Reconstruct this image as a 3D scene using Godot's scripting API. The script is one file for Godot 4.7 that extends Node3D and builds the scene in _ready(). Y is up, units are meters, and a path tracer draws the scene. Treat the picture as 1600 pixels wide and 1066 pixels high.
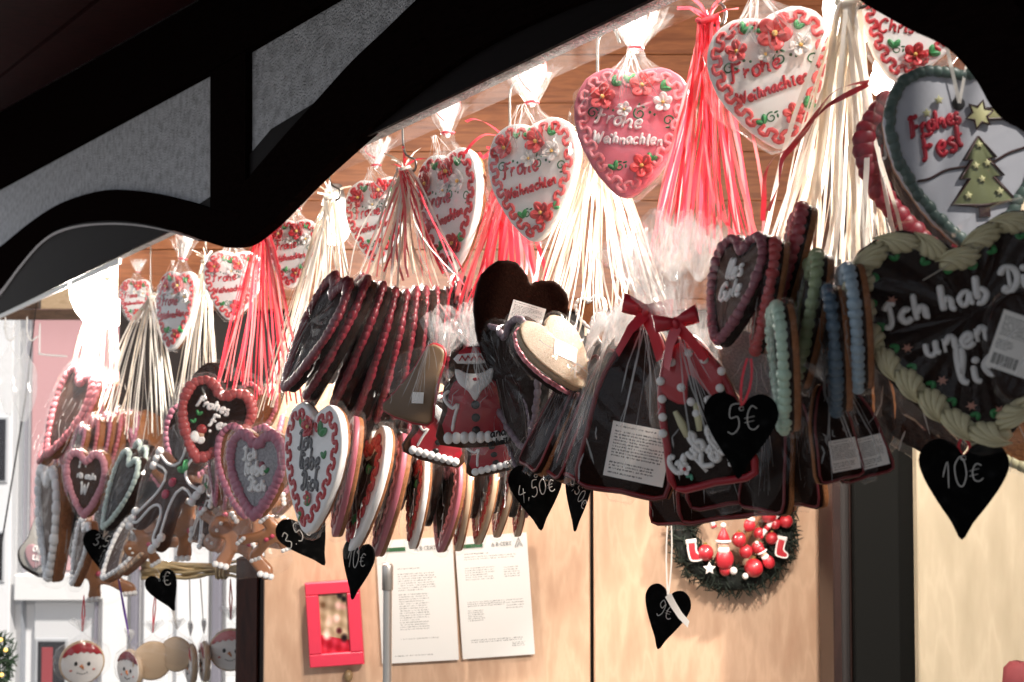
extends Node3D
# A Christmas market stall hung with gingerbread hearts, seen from the lane under its roof overhang.

const F := 2000.0                      # focal length in photograph pixels
const EYE := Vector3(0, 1.6, 0)
const PITCH := 2.3
const OUT := Vector3(-0.8844, 0, 0.4667)   # out of the stall, towards the lane
const ALONG := Vector3(-0.4667, 0, -0.8844) # along the stall front, away from the camera

var cam_basis := Basis(Vector3.RIGHT, deg_to_rad(PITCH))
var rng := RandomNumberGenerator.new()
var used := {}
var mats := {}
var cache := {}
var texs := {}
const ORD := ["first", "second", "third", "fourth", "fifth", "sixth", "seventh", "eighth", "ninth", "tenth", "eleventh", "twelfth", "thirteenth"]

# ---------------------------------------------------------------- geometry collector
class Geo:
	var st := SurfaceTool.new()
	var group := 0
	var n := 0
	func _init():
		st.begin(Mesh.PRIMITIVE_TRIANGLES)
	# one closed or open piece; vertices as a soup, front made to face outwards by the piece's signed volume
	func piece(t: PackedVector3Array, flat := false, auto := true, flip := false):
		var vol := 0.0
		if auto:
			var c := Vector3.ZERO
			for p in t: c += p
			c /= maxf(1.0, t.size())
			for i in range(0, t.size(), 3):
				vol += (t[i] - c).dot((t[i + 1] - c).cross(t[i + 2] - c))
		var swap: bool = vol > 0.0
		if flip: swap = not swap
		group += 1
		if flat: st.set_smooth_group(0xFFFFFFFF)
		else: st.set_smooth_group(group)
		for i in range(0, t.size(), 3):
			st.add_vertex(t[i])
			if swap:
				st.add_vertex(t[i + 2]); st.add_vertex(t[i + 1])
			else:
				st.add_vertex(t[i + 1]); st.add_vertex(t[i + 2])
		n += t.size() / 3
	func mesh() -> ArrayMesh:
		st.generate_normals()
		return st.commit()

func loft(g: Geo, rings: Array, cap0 := true, cap1 := true, flat := false, closed := true):
	var t := PackedVector3Array()
	var m: int = rings[0].size()
	var last: int = m if closed else m - 1
	for r in range(rings.size() - 1):
		var a: PackedVector3Array = rings[r]
		var b: PackedVector3Array = rings[r + 1]
		for i in last:
			var j: int = (i + 1) % m
			t.append(a[i]); t.append(b[i]); t.append(b[j])
			t.append(a[i]); t.append(b[j]); t.append(a[j])
	for e in [0, rings.size() - 1]:
		if (e == 0 and not cap0) or (e > 0 and not cap1): continue
		var a: PackedVector3Array = rings[e]
		var c := Vector3.ZERO
		for p in a: c += p
		c /= m
		for i in m:
			var j: int = (i + 1) % m
			if e == 0:
				t.append(c); t.append(a[i]); t.append(a[j])
			else:
				t.append(c); t.append(a[j]); t.append(a[i])
	g.piece(t, flat)

func tube(g: Geo, path: PackedVector3Array, r0: float, r1 := -1.0, sides := 6, squash := 1.0, up := Vector3.BACK):
	if path.size() < 2: return
	var rings := []
	for i in path.size():
		var dir := (path[mini(i + 1, path.size() - 1)] - path[maxi(i - 1, 0)]).normalized()
		if dir.length() < 0.5: dir = Vector3.RIGHT
		var u := up
		if absf(dir.dot(u)) > 0.95: u = Vector3.RIGHT
		var s := dir.cross(u).normalized()
		var w := s.cross(dir).normalized()
		var k: float = float(i) / (path.size() - 1)
		var r: float = r0 if r1 < 0 else lerpf(r0, r1, k)
		if r1 < 0 and (i == 0 or i == path.size() - 1): r *= 0.6
		var ring := PackedVector3Array()
		for q in sides:
			var a := TAU * q / sides
			ring.append(path[i] + s * cos(a) * r + w * sin(a) * r * squash)
		rings.append(ring)
	loft(g, rings)

func blob(g: Geo, at: Vector3, size: Vector3, basis := Basis(), nu := 8, nv := 5):
	var rings := []
	for v in range(1, nv):
		var b := PI * v / nv
		var ring := PackedVector3Array()
		for u in nu:
			var a := TAU * u / nu
			ring.append(at + basis * (Vector3(sin(b) * cos(a), cos(b), sin(b) * sin(a)) * size))
		rings.append(ring)
	var t0: Vector3 = at + basis * Vector3(0, size.y, 0)
	var t1: Vector3 = at - basis * Vector3(0, size.y, 0)
	var r0 := PackedVector3Array(); var r1 := PackedVector3Array()
	for u in nu:
		r0.append(t0.lerp(rings[0][u], 0.02)); r1.append(t1.lerp(rings[-1][u], 0.02))
	rings.push_front(r0); rings.append(r1)
	loft(g, rings)

func box(g: Geo, lo: Vector3, hi: Vector3, xf := Transform3D(), bevel := 0.0):
	var c := (lo + hi) / 2
	var h := (hi - lo) / 2
	var b: float = minf(bevel, minf(h.x, minf(h.y, h.z)) * 0.9)
	var rings := []
	for z in ([[-h.z, b], [-h.z + b, 0.0], [h.z - b, 0.0], [h.z, b]] if b > 0 else [[-h.z, 0.0], [h.z, 0.0]]):
		var ring := PackedVector3Array()
		var x: float = h.x - z[1]; var y: float = h.y - z[1]
		for p in [[-x, -y], [x, -y], [x, y], [-x, y]]:
			ring.append(xf * (c + Vector3(p[0], p[1], z[0])))
		rings.append(ring)
	loft(g, rings, true, true, true)

# a polygon in 3D (all in one plane) pushed back by a vector
func slab(g: Geo, pts: PackedVector3Array, push: Vector3):
	var nrm := push.normalized()
	var ux := (pts[1] - pts[0]).normalized()
	ux = (ux - nrm * ux.dot(nrm)).normalized()
	var uy := nrm.cross(ux)
	var flat := PackedVector2Array()
	for p in pts: flat.append(Vector2(p.dot(ux), p.dot(uy)))
	var idx := Geometry2D.triangulate_polygon(flat)
	var t := PackedVector3Array()
	var cw := Geometry2D.is_polygon_clockwise(flat)
	for i in range(0, idx.size(), 3):
		var a := pts[idx[i]]; var b := pts[idx[i + 1]]; var c := pts[idx[i + 2]]
		if (b - a).cross(c - a).dot(nrm) > 0:
			var q := b; b = c; c = q
		t.append(a); t.append(b); t.append(c)
		t.append(a + push); t.append(c + push); t.append(b + push)
	for i in pts.size():
		var a := pts[i]; var b := pts[(i + 1) % pts.size()]
		if cw:
			t.append(a); t.append(a + push); t.append(b + push)
			t.append(a); t.append(b + push); t.append(b)
		else:
			t.append(a); t.append(b + push); t.append(a + push)
			t.append(a); t.append(b); t.append(b + push)
	g.piece(t, true)

func smooth(p: PackedVector2Array, per := 4, closed := false) -> PackedVector2Array:
	var out := PackedVector2Array()
	var n := p.size()
	if n < 3: return p
	var segs: int = n if closed else n - 1
	for i in segs:
		var a: Vector2 = p[(i - 1 + n) % n] if closed or i > 0 else p[i]
		var b := p[i]
		var c: Vector2 = p[(i + 1) % n]
		var d: Vector2 = p[(i + 2) % n] if closed or i < n - 2 else c
		for k in per:
			out.append(b.cubic_interpolate(c, a, d, float(k) / per))
	if not closed: out.append(p[n - 1])
	return out

func v2(a: Array) -> PackedVector2Array:
	var o := PackedVector2Array()
	for i in range(0, a.size(), 2): o.append(Vector2(a[i], a[i + 1]))
	return o

# ---------------------------------------------------------------- camera rays
func ray(px: float, py: float) -> Vector3:
	return cam_basis * Vector3((px - 800.0) / F, (533.0 - py) / F, -1.0)
func at(px: float, py: float, depth: float) -> Vector3:
	var r := ray(px, py)
	return EYE + r * (depth / -r.z)
func on_front(px: float, py: float, off := 0.0) -> Vector3:
	var r := ray(px, py)
	var a := Vector3(0.167, 1.6, -1.8) + OUT * off
	return EYE + r * ((a - EYE).dot(OUT) / r.dot(OUT))
func depth_at(px: float, off := 0.0) -> float:
	return -on_front(px, 560.0, off).z

# ---------------------------------------------------------------- nodes
func numbered(called: String) -> String:
	var k: int = used.get(called, 0)
	used[called] = k + 1
	return called if k == 0 else "%s_%03d" % [called, k]
func thing(called, label, category, where := Vector3.ZERO, group := "") -> Node3D:
	var o := Node3D.new()
	o.name = numbered(called)
	add_child(o, true)
	o.position = where
	tag(o, label, category, group)
	return o
func tag(o: Node, label: String, category: String, group := ""):
	o.set_meta("label", label); o.set_meta("category", category)
	if group: o.set_meta("group", group)
func part(called: String, mesh: Mesh, m: Material, parent: Node, xf := Transform3D()) -> MeshInstance3D:
	var o := MeshInstance3D.new()
	o.mesh = mesh
	o.material_override = m
	if parent == self:
		o.name = numbered(called)
	else:
		var key := "%d/%s" % [parent.get_instance_id(), called]
		var k: int = used.get(key, 0)
		used[key] = k + 1
		o.name = called if k == 0 else "%s_%03d" % [called, k]
	parent.add_child(o, true)
	o.transform = xf
	return o
func structure(called: String, mesh: Mesh, m: Material) -> MeshInstance3D:
	var o := part(called, mesh, m, self)
	o.set_meta("kind", "structure")
	return o

# ---------------------------------------------------------------- materials (base colours are linear)
func mat(key: String, r := 0.5, g := 0.5, b := 0.5, rough := 0.6, opts := {}) -> StandardMaterial3D:
	if mats.has(key): return mats[key]
	var m := StandardMaterial3D.new()
	m.resource_name = key
	m.albedo_color = Color(r, g, b).linear_to_srgb()
	m.roughness = rough
	for k in opts: m.set(k, opts[k])
	mats[key] = m
	return m

func noise_tex(key: String, freq: float, ramp: Array, octaves := 4, normal := false, size := 256, kind := FastNoiseLite.TYPE_SIMPLEX_SMOOTH) -> NoiseTexture2D:
	if texs.has(key): return texs[key]
	var n := FastNoiseLite.new()
	n.seed = key.hash() % 10000
	n.noise_type = kind
	n.frequency = freq
	n.fractal_octaves = octaves
	var t := NoiseTexture2D.new()
	t.width = size; t.height = size
	t.seamless = true
	t.noise = n
	if normal:
		t.as_normal_map = true
		t.bump_strength = 6.0
	elif ramp.size():
		var gr := Gradient.new()
		gr.offsets = PackedFloat32Array(); gr.colors = PackedColorArray()
		for s in ramp:
			gr.add_point(s[0], Color(s[1], s[2], s[3]).linear_to_srgb())
		t.color_ramp = gr
	texs[key] = t
	return t

func wood(key: String, dark: Array, light: Array, scale: Vector3, rough := 0.5, world := true) -> StandardMaterial3D:
	if mats.has(key): return mats[key]
	var mid := [lerpf(dark[0], light[0], 0.6), lerpf(dark[1], light[1], 0.6), lerpf(dark[2], light[2], 0.6)]
	var m := mat(key, 1, 1, 1, rough)
	m.albedo_texture = noise_tex(key + "_grain", 0.012, [[0.0, dark[0], dark[1], dark[2]], [0.42, mid[0], mid[1], mid[2]], [0.55, light[0], light[1], light[2]], [0.7, mid[0], mid[1], mid[2]], [1.0, light[0], light[1], light[2]]], 5, false, 512)
	m.uv1_triplanar = true
	m.uv1_world_triplanar = world
	m.uv1_scale = scale
	return m

func icing(key: String, r: float, g: float, b: float) -> StandardMaterial3D:
	return mat("icing_" + key, r, g, b, 0.42, {"subsurf_scatter_enabled": false})

func film_mat(kind := "cellophane") -> StandardMaterial3D:
	if mats.has(kind): return mats[kind]
	var m := mat(kind, 1, 1, 1, 0.09)
	m.transparency = BaseMaterial3D.TRANSPARENCY_ALPHA
	m.albedo_color = Color(1, 1, 1, 0.008)
	m.metallic_specular = {"cellophane": 0.26, "slab_film": 0.3}.get(kind, 0.5)
	m.normal_enabled = true
	m.normal_texture = noise_tex("crinkle", 0.02, [], 3, true, 256, FastNoiseLite.TYPE_CELLULAR)
	m.normal_scale = 0.2
	m.uv1_triplanar = true
	m.uv1_scale = Vector3(7, 4, 7)
	return m

func crumple_mat() -> StandardMaterial3D:
	if mats.has("gathered_cellophane"): return mats["gathered_cellophane"]
	var m := mat("gathered_cellophane", 1, 1, 1, 0.07)
	m.transparency = BaseMaterial3D.TRANSPARENCY_ALPHA
	m.albedo_color = Color(0.97, 0.97, 0.97, 0.18)
	m.metallic_specular = 0.6
	return m

# ---------------------------------------------------------------- piped lettering: one stroke per stroke of the icing bag
# x-height is 1, ascenders 2; pairs of coordinates
const GLYPH := {
	"a": [1.05, [.85,.85,.5,1,.12,.6,.3,.05,.65,.25,.85,.95], [.85,1,.83,.25,1.05,.05]],
	"b": [.95, [.2,2,.12,1,.12,.1], [.12,.55,.5,1,.85,.55,.5,.02,.12,.15]],
	"c": [.85, [.78,.78,.5,1,.12,.55,.4,.02,.88,.22]],
	"d": [1.05, [.8,.8,.45,1,.1,.5,.4,.02,.8,.35], [.88,2,.83,1,.83,.25,1.05,.05]],
	"e": [.85, [.12,.45,.6,.55,.75,.85,.48,1,.12,.6,.4,.02,.9,.25]],
	"g": [.95, [.8,.85,.45,1,.1,.6,.4,.1,.8,.5], [.83,1,.8,-.5,.45,-.9,.1,-.6]],
	"h": [1.0, [.2,2,.14,1,.14,0], [.14,.5,.5,1,.78,.75,.76,.2,1.02,.05]],
	"i": [.45, [.15,1,.14,.25,.4,.04], [.2,1.42,.22,1.5]],
	"k": [.95, [.2,2,.14,1,.14,0], [.75,.95,.2,.5,.85,.02]],
	"l": [.5, [.1,.4,.42,1.5,.3,2,.14,1.5,.14,.3,.45,.04]],
	"m": [1.45, [.12,1,.12,0], [.12,.55,.45,1,.62,.7,.62,0], [.62,.55,.98,1,1.15,.7,1.15,.2,1.4,.05]],
	"n": [1.0, [.12,1,.12,0], [.12,.5,.5,1,.76,.72,.76,.2,1.0,.05]],
	"o": [.95, [.6,1,.15,.75,.2,.15,.6,.05,.85,.5,.6,1,.95,.9]],
	"r": [.75, [.12,1,.14,0], [.13,.5,.4,.95,.72,.92]],
	"s": [.75, [.65,.9,.35,1,.18,.75,.6,.4,.5,.05,.08,.12]],
	"t": [.65, [.32,1.7,.26,.3,.6,.05], [.02,1.15,.6,1.2]],
	"u": [1.05, [.12,1,.12,.3,.45,.02,.8,.4], [.84,1,.82,.25,1.05,.05]],
	"v": [.9, [.08,1,.4,.05,.8,1]],
	"y": [.95, [.12,1,.15,.45,.5,.3,.8,.6], [.84,1,.8,-.5,.45,-.9,.12,-.6]],
	"ß": [.95, [.15,-.2,.14,1.5,.5,2,.72,1.6,.4,1.1,.85,.6,.65,.05,.35,.1]],
	"ö": [.95, [.6,1,.15,.75,.2,.15,.6,.05,.85,.5,.6,1,.95,.9], [.3,1.4,.32,1.5], [.65,1.4,.67,1.5]],
	"F": [1.15, [1.2,1.95,.8,1.8,.42,1.9,.25,1.6], [.42,1.9,.38,.8,.3,.1,.02,.1], [.1,1.0,.75,1.02,.9,1.2]],
	"W": [1.7, [.02,1.55,.2,1.85,.4,.05,.85,1.5,1.1,.05,1.6,1.9]],
	"I": [1.0, [.1,1.5,.5,1.9,.95,1.75], [.6,1.85,.6,.5,.35,.02,.05,.3]],
	"D": [1.35, [.15,1.4,.5,1.9,1.1,1.6,1.2,.7,.7,.02,.25,.2,.5,.45], [.6,1.7,.5,.1]],
	"M": [1.7, [.1,0,.3,1.85,.75,.3,1.25,1.85,1.4,0]],
	"C": [1.2, [1.05,1.5,.75,1.95,.2,1.4,.2,.4,.7,.02,1.15,.4]],
	"G": [1.25, [1.05,1.5,.75,1.95,.2,1.4,.2,.4,.7,.02,1.1,.4,1.05,.9,.65,.85]],
	"K": [1.25, [.2,1.9,.2,0], [1.05,1.85,.25,.9,1.15,.02]],
	"T": [1.2, [.05,1.85,1.2,1.85], [.6,1.85,.55,0]],
	"1": [.7, [.05,.9,.5,2,.4,0]],
	"0": [1.0, [.6,2,.15,1.4,.2,.3,.55,0,.9,.7,.85,1.6,.6,2]],
	"3": [1.0, [.15,1.7,.6,2,.8,1.5,.35,1.1,.85,.6,.5,0,.05,.3]],
	"4": [1.0, [.35,1.9,.1,.8,.95,.85], [.7,1.3,.6,-.3]],
	"5": [1.0, [.95,1.95,.35,1.9,.25,1.1,.75,1.1,.8,.4,.4,0,.05,.2]],
	"9": [.95, [.8,1.6,.4,1.95,.15,1.4,.55,1.0,.85,1.6,.8,.5,.4,0,.15,.2]],
	"€": [1.0, [.9,1.3,.55,1.5,.25,1.0,.3,.3,.65,.1,.95,.3], [.02,.95,.7,1.0], [.02,.6,.65,.65]],
	",": [.4, [.2,.1,.1,-.35]],
	".": [.4, [.15,.05,.2,.08]],
	" ": [.6],
}

func strokes(text: String, slant := 0.12) -> Array:
	var out := []
	var x := 0.0
	for ch in text:
		var gl: Array = GLYPH.get(ch, [.6])
		for i in range(1, gl.size()):
			var p: PackedVector2Array = smooth(v2(gl[i]), 4)
			for k in p.size(): p[k] = Vector2(p[k].x + x + p[k].y * slant, p[k].y)
			out.append(p)
		x += gl[0] + 0.12
	return [out, x]

# lines: [text, centre x, baseline y, width, slope in degrees]
func lettering(lines: Array, r: float, z: float, sides := 6, hand := 0) -> ArrayMesh:
	var key := "text" + str(lines) + str(r) + str(z) + str(hand)
	var rr := RandomNumberGenerator.new()
	rr.seed = hand + 3
	if cache.has(key): return cache[key]
	var g := Geo.new()
	for l in lines:
		var s := strokes(l[0])
		var k: float = l[3] / s[1]
		var rot := Transform2D(deg_to_rad(l[4]), Vector2(l[1], l[2]))
		for p in s[0]:
			var path := PackedVector3Array()
			var off := Vector2(rr.randf_range(-.1, .1), rr.randf_range(-.14, .14)) * (1.0 if hand else 0.4)
			var grow := 1.0 + rr.randf_range(-.1, .1)
			for q in p:
				var w: Vector2 = rot * Vector2((q.x + off.x - s[1] / 2) * k, (q.y * grow + off.y) * k)
				path.append(Vector3(w.x, w.y, z))
			if path.size() == 2 and path[0].distance_to(path[1]) < r * 1.5:
				blob(g, path[0], Vector3(r, r, r) * 1.2, Basis(), 6, 4)
			else:
				tube(g, path, r * rr.randf_range(.88, 1.12), -1.0, sides)
	cache[key] = g.mesh()
	return cache[key]

# ---------------------------------------------------------------- hearts (unit: one wide, front towards +z)
var HEART: PackedVector2Array
var HEART_N: PackedVector2Array
var HEART_LEN := 0.0
var round_heart := false
var spare := []
func swap_outline():
	# the bagged greeting hearts are rounder, with a shallower notch
	var keep := [HEART, HEART_N]
	HEART = spare[0]; HEART_N = spare[1]
	spare = keep
	round_heart = not round_heart
func make_outlines():
	make_outline([0.0, .435, .12, .468, .27, .47, .41, .39, .49, .22, .48, .0, .40, -.2, .27, -.4, .13, -.55, .0, -.62])
	spare = [HEART, HEART_N]
	HEART_N = PackedVector2Array()
	make_outline([0.0, .36, .1, .44, .25, .485, .4, .42, .49, .26, .49, .06, .41, -.16, .28, -.36, .14, -.52, .0, -.6])
func make_outline(half: Array):
	var pts := v2(half)
	for i in range(pts.size() - 2, 0, -1): pts.append(Vector2(-pts[i].x, pts[i].y))
	HEART = smooth(pts, 4, true)
	var n := HEART.size()
	for i in n:
		var d := (HEART[(i + 1) % n] - HEART[(i - 1 + n) % n]).normalized()
		HEART_N.append(Vector2(-d.y, d.x))      # outwards for this (clockwise) order
		HEART_LEN += HEART[i].distance_to(HEART[(i + 1) % n])

func ring_of(outline: PackedVector2Array, normals: PackedVector2Array, inset: float, z: float, wob := 0.0, seed_ := 0) -> PackedVector3Array:
	var o := PackedVector3Array()
	for i in outline.size():
		var p := outline[i] - normals[i] * inset
		if wob > 0:
			p += normals[i] * wob * sin(i * 1.9 + seed_) * cos(i * 0.7 + seed_ * 2)
		o.append(Vector3(p.x, p.y, z))
	return o

func heart_solid(inset: float, z0: float, z1: float, rnd: float, wob := 0.0) -> ArrayMesh:
	var key := "solid%s" % [[round_heart, inset, z0, z1, rnd, wob]]
	if cache.has(key): return cache[key]
	var g := Geo.new()
	var rings := []
	for k in [[0.9, 0.0], [0.3, 0.3], [0.0, 1.0]]:
		rings.append(ring_of(HEART, HEART_N, inset + rnd * k[0], lerpf(z0, z0 + rnd, k[1]), wob, 1))
	for k in [[0.0, 0.0], [0.3, 0.7], [0.9, 1.0], [2.2, 1.06]]:
		rings.append(ring_of(HEART, HEART_N, inset + rnd * k[0], lerpf(z1 - rnd, z1, k[1]), wob, 1))
	loft(g, rings)
	cache[key] = g.mesh()
	return cache[key]

func along_outline(outline: PackedVector2Array, normals: PackedVector2Array, inset: float, count: int, phase := 0.0) -> Array:
	var out := []
	var pts := PackedVector2Array()
	for i in outline.size(): pts.append(outline[i] - normals[i] * inset)
	var total := 0.0
	for i in pts.size(): total += pts[i].distance_to(pts[(i + 1) % pts.size()])
	var step := total / count
	var want := step * phase
	var run := 0.0
	for i in pts.size():
		var a := pts[i]; var b := pts[(i + 1) % pts.size()]
		var d := a.distance_to(b)
		while want <= run + d and out.size() < count:
			var k: float = (want - run) / maxf(d, 1e-6)
			out.append([a.lerp(b, k), (b - a).normalized(), normals[i].lerp(normals[(i + 1) % pts.size()], k).normalized(), step])
			want += step
		run += d
	return out

func shell_mesh(kind: String) -> ArrayMesh:
	var key := "shell_" + kind
	if cache.has(key): return cache[key]
	var g := Geo.new()
	if kind == "bead":
		blob(g, Vector3.ZERO, Vector3(.74, .5, .5), Basis(), 10, 6)
	elif kind == "rope":
		blob(g, Vector3.ZERO, Vector3(.92, .8, .5), Basis(Vector3.BACK, -0.45), 10, 6)
	else: # swirl: a ridged teardrop that tapers and curls
		for q in 6:
			var a := lerpf(-1.9, 1.5, q / 5.0)
			var path := PackedVector3Array()
			for k in 9:
				var u := k / 8.0
				var head := Vector3(.12 + cos(a) * .42, -.12 + sin(a) * .46, .12)
				var tail := Vector3(-.62, .42, .05)
				var p := tail.lerp(head, u)
				path.append(p + Vector3(.1 * sin(u * PI), .16 * sin(u * PI), .42 * sin(u * PI * .92)))
			tube(g, path, .05, .15, 7)
		blob(g, Vector3(-.05, .0, 0), Vector3(.6, .5, .3), Basis(), 10, 6)
		blob(g, Vector3(.3, -.25, .22), Vector3(.22, .22, .2), Basis(), 8, 5)
	cache[key] = g.mesh()
	return cache[key]

func rim_mesh(kind: String, inset: float, count: int, z: float, size: float) -> ArrayMesh:
	var key := "rim%s" % [[round_heart, kind, inset, count, z, size]]
	if cache.has(key): return cache[key]
	var st := SurfaceTool.new()
	st.begin(Mesh.PRIMITIVE_TRIANGLES)
	var sh := shell_mesh(kind)
	var r := RandomNumberGenerator.new()
	r.seed = count
	for e in along_outline(HEART, HEART_N, inset, count):
		e[3] *= r.randf_range(.92, 1.15)
		e[0] += e[2] * r.randf_range(-.006, .006)
		st.append_from(sh, 0, shell_xf(e, z, size * r.randf_range(.85, 1.15)))
	cache[key] = st.commit()
	return cache[key]

func shell_xf(e: Array, z: float, size: float) -> Transform3D:
	var t := Vector3(e[1].x, e[1].y, 0)
	var nn := Vector3(e[2].x, e[2].y, 0)
	var l: float = e[3] * 1.05
	return Transform3D(Basis(t * l, Vector3.BACK.cross(t).normalized() * size, Vector3.BACK * size), Vector3(e[0].x, e[0].y, z))

func wave_mesh(inset: float, amp: float, lobes: int, z: float, r: float) -> ArrayMesh:
	var key := "wave%s" % [[round_heart, inset, amp, lobes, z, r]]
	if cache.has(key): return cache[key]
	var g := Geo.new()
	var path := PackedVector3Array()
	var steps := lobes * 10
	var es := along_outline(HEART, HEART_N, inset, steps)
	for i in es.size():
		var e: Array = es[i]
		var ph := TAU * i / 10.0
		var p: Vector2 = e[0] + e[2] * amp * sin(ph) - e[1] * amp * 0.5 * sin(2 * ph)
		path.append(Vector3(p.x, p.y, z))
	path.append(path[0])
	tube(g, path, r, -1.0, 6)
	cache[key] = g.mesh()
	return cache[key]

func flower_mesh() -> ArrayMesh:
	if cache.has("flower"): return cache["flower"]
	var g := Geo.new()
	for k in 5:
		var a := TAU * k / 5
		var b := Basis(Vector3.BACK, a) * Basis(Vector3.UP, -0.55)
		blob(g, Basis(Vector3.BACK, a) * Vector3(.52, 0, .22), Vector3(.56, .42, .13), b, 9, 6)
		blob(g, Basis(Vector3.BACK, a) * Vector3(.38, .02, .3), Vector3(.36, .1, .12), b, 6, 4)
	cache["flower"] = g.mesh()
	return cache["flower"]
func dot_mesh() -> ArrayMesh:
	if cache.has("dot"): return cache["dot"]
	var g := Geo.new()
	blob(g, Vector3.ZERO, Vector3.ONE, Basis(), 10, 7)
	cache["dot"] = g.mesh()
	return cache["dot"]
func leaf_mesh() -> ArrayMesh:
	if cache.has("leaf"): return cache["leaf"]
	var g := Geo.new()
	for s in [-1, 1]:
		var b := Basis(Vector3.BACK, s * 0.6)
		blob(g, b * Vector3(0, .5, .1), Vector3(.34, .62, .26), b, 8, 6)
		blob(g, b * Vector3(0, .45, .3), Vector3(.08, .5, .14), b, 6, 4)
	cache["leaf"] = g.mesh()
	return cache["leaf"]
func swirl_mesh() -> ArrayMesh:
	if cache.has("swirl"): return cache["swirl"]
	var g := Geo.new()
	var path := PackedVector3Array()
	for k in 20:
		var u := k / 19.0
		var a := u * 7.5
		path.append(Vector3(cos(a) * (1.0 - u * 0.75), sin(a) * (1.0 - u * 0.75), 0))
	tube(g, path, .16, .12, 6)
	blob(g, Vector3(1.1, -.6, 0), Vector3(.5, .2, .16), Basis(Vector3.BACK, -0.9), 6, 4)
	blob(g, Vector3(.5, -1.05, 0), Vector3(.5, .2, .16), Basis(Vector3.BACK, 0.4), 6, 4)
	cache["swirl"] = g.mesh()
	return cache["swirl"]

# ---------------------------------------------------------------- flat shapes with rounded edges
func plate(g: Geo, outline: PackedVector2Array, z0: float, z1: float, bev := 0.0, xf := Transform3D()):
	var n := outline.size()
	var nrm := PackedVector2Array()
	var sgn: float = 1.0 if Geometry2D.is_polygon_clockwise(outline) else -1.0
	for i in n:
		var d := (outline[(i + 1) % n] - outline[(i - 1 + n) % n]).normalized()
		nrm.append(Vector2(-d.y, d.x) * sgn)
	var rings := []
	for k in ([[bev, z0], [0.0, z0 + bev], [0.0, z1 - bev], [bev * 0.3, z1 - bev * 0.3], [bev, z1]] if bev > 0 else [[0.0, z0], [0.0, z1]]):
		var r := PackedVector3Array()
		for i in n:
			var p: Vector2 = outline[i] - nrm[i] * k[0]
			r.append(xf * Vector3(p.x, p.y, k[1]))
		rings.append(r)
	var t := PackedVector3Array()
	for r in range(rings.size() - 1):
		for i in n:
			var j := (i + 1) % n
			t.append(rings[r][i]); t.append(rings[r + 1][i]); t.append(rings[r + 1][j])
			t.append(rings[r][i]); t.append(rings[r + 1][j]); t.append(rings[r][j])
	var top := PackedVector2Array()
	for i in n: top.append(outline[i] - nrm[i] * bev)
	var idx := Geometry2D.triangulate_polygon(top)
	var a: PackedVector3Array = rings[0]
	var b: PackedVector3Array = rings[-1]
	# sides are wound outwards when the outline is counter-clockwise
	for i in range(0, idx.size(), 3):
		var p := top[idx[i]]; var q := top[idx[i + 1]]; var s := top[idx[i + 2]]
		var i1: int = idx[i + 1]; var i2: int = idx[i + 2]
		var ccw: bool = (q - p).cross(s - p) > 0
		if ccw != (sgn < 0):
			i1 = idx[i + 2]; i2 = idx[i + 1]
		# same handedness as the side strip
		t.append(b[idx[i]]); t.append(b[i2]); t.append(b[i1])
		t.append(a[idx[i]]); t.append(a[i1]); t.append(a[i2])
	g.piece(t, bev <= 0.0)

func plate_mesh(key: String, outline: PackedVector2Array, z0: float, z1: float, bev := 0.0) -> ArrayMesh:
	if cache.has(key): return cache[key]
	var g := Geo.new()
	plate(g, outline, z0, z1, bev)
	cache[key] = g.mesh()
	return cache[key]

func box_mesh(lo: Vector3, hi: Vector3, bevel := 0.0) -> ArrayMesh:
	var key := "box%s" % [[lo, hi, bevel]]
	if cache.has(key): return cache[key]
	var g := Geo.new()
	box(g, lo, hi, Transform3D(), bevel)
	cache[key] = g.mesh()
	return cache[key]

func outline_tube(key: String, outline: PackedVector2Array, inset: float, z: float, r: float, squash := 1.0) -> ArrayMesh:
	if cache.has(key): return cache[key]
	var g := Geo.new()
	var path := PackedVector3Array()
	var n := outline.size()
	var sgn: float = 1.0 if Geometry2D.is_polygon_clockwise(outline) else -1.0
	for i in n + 1:
		var d := (outline[(i + 1) % n] - outline[(i - 1 + n) % n]).normalized()
		var p := outline[i % n] - Vector2(-d.y, d.x) * sgn * inset
		path.append(Vector3(p.x, p.y, z))
	tube(g, path, r, -1.0, 6, squash)
	cache[key] = g.mesh()
	return cache[key]

# yaw is counted from the line of sight to the spot (-90: the thing shows its edge)
func facing(px: float, yaw: float, roll: float, pitch := 0.0) -> Basis:
	return turned(yaw - rad_to_deg(atan((px - 800.0) / F)), roll, pitch)
func turned(yaw: float, roll: float, pitch := 0.0) -> Basis:
	return Basis(Vector3.BACK, deg_to_rad(roll)) * Basis(Vector3.UP, deg_to_rad(yaw)) * Basis(Vector3.RIGHT, deg_to_rad(pitch))

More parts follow.
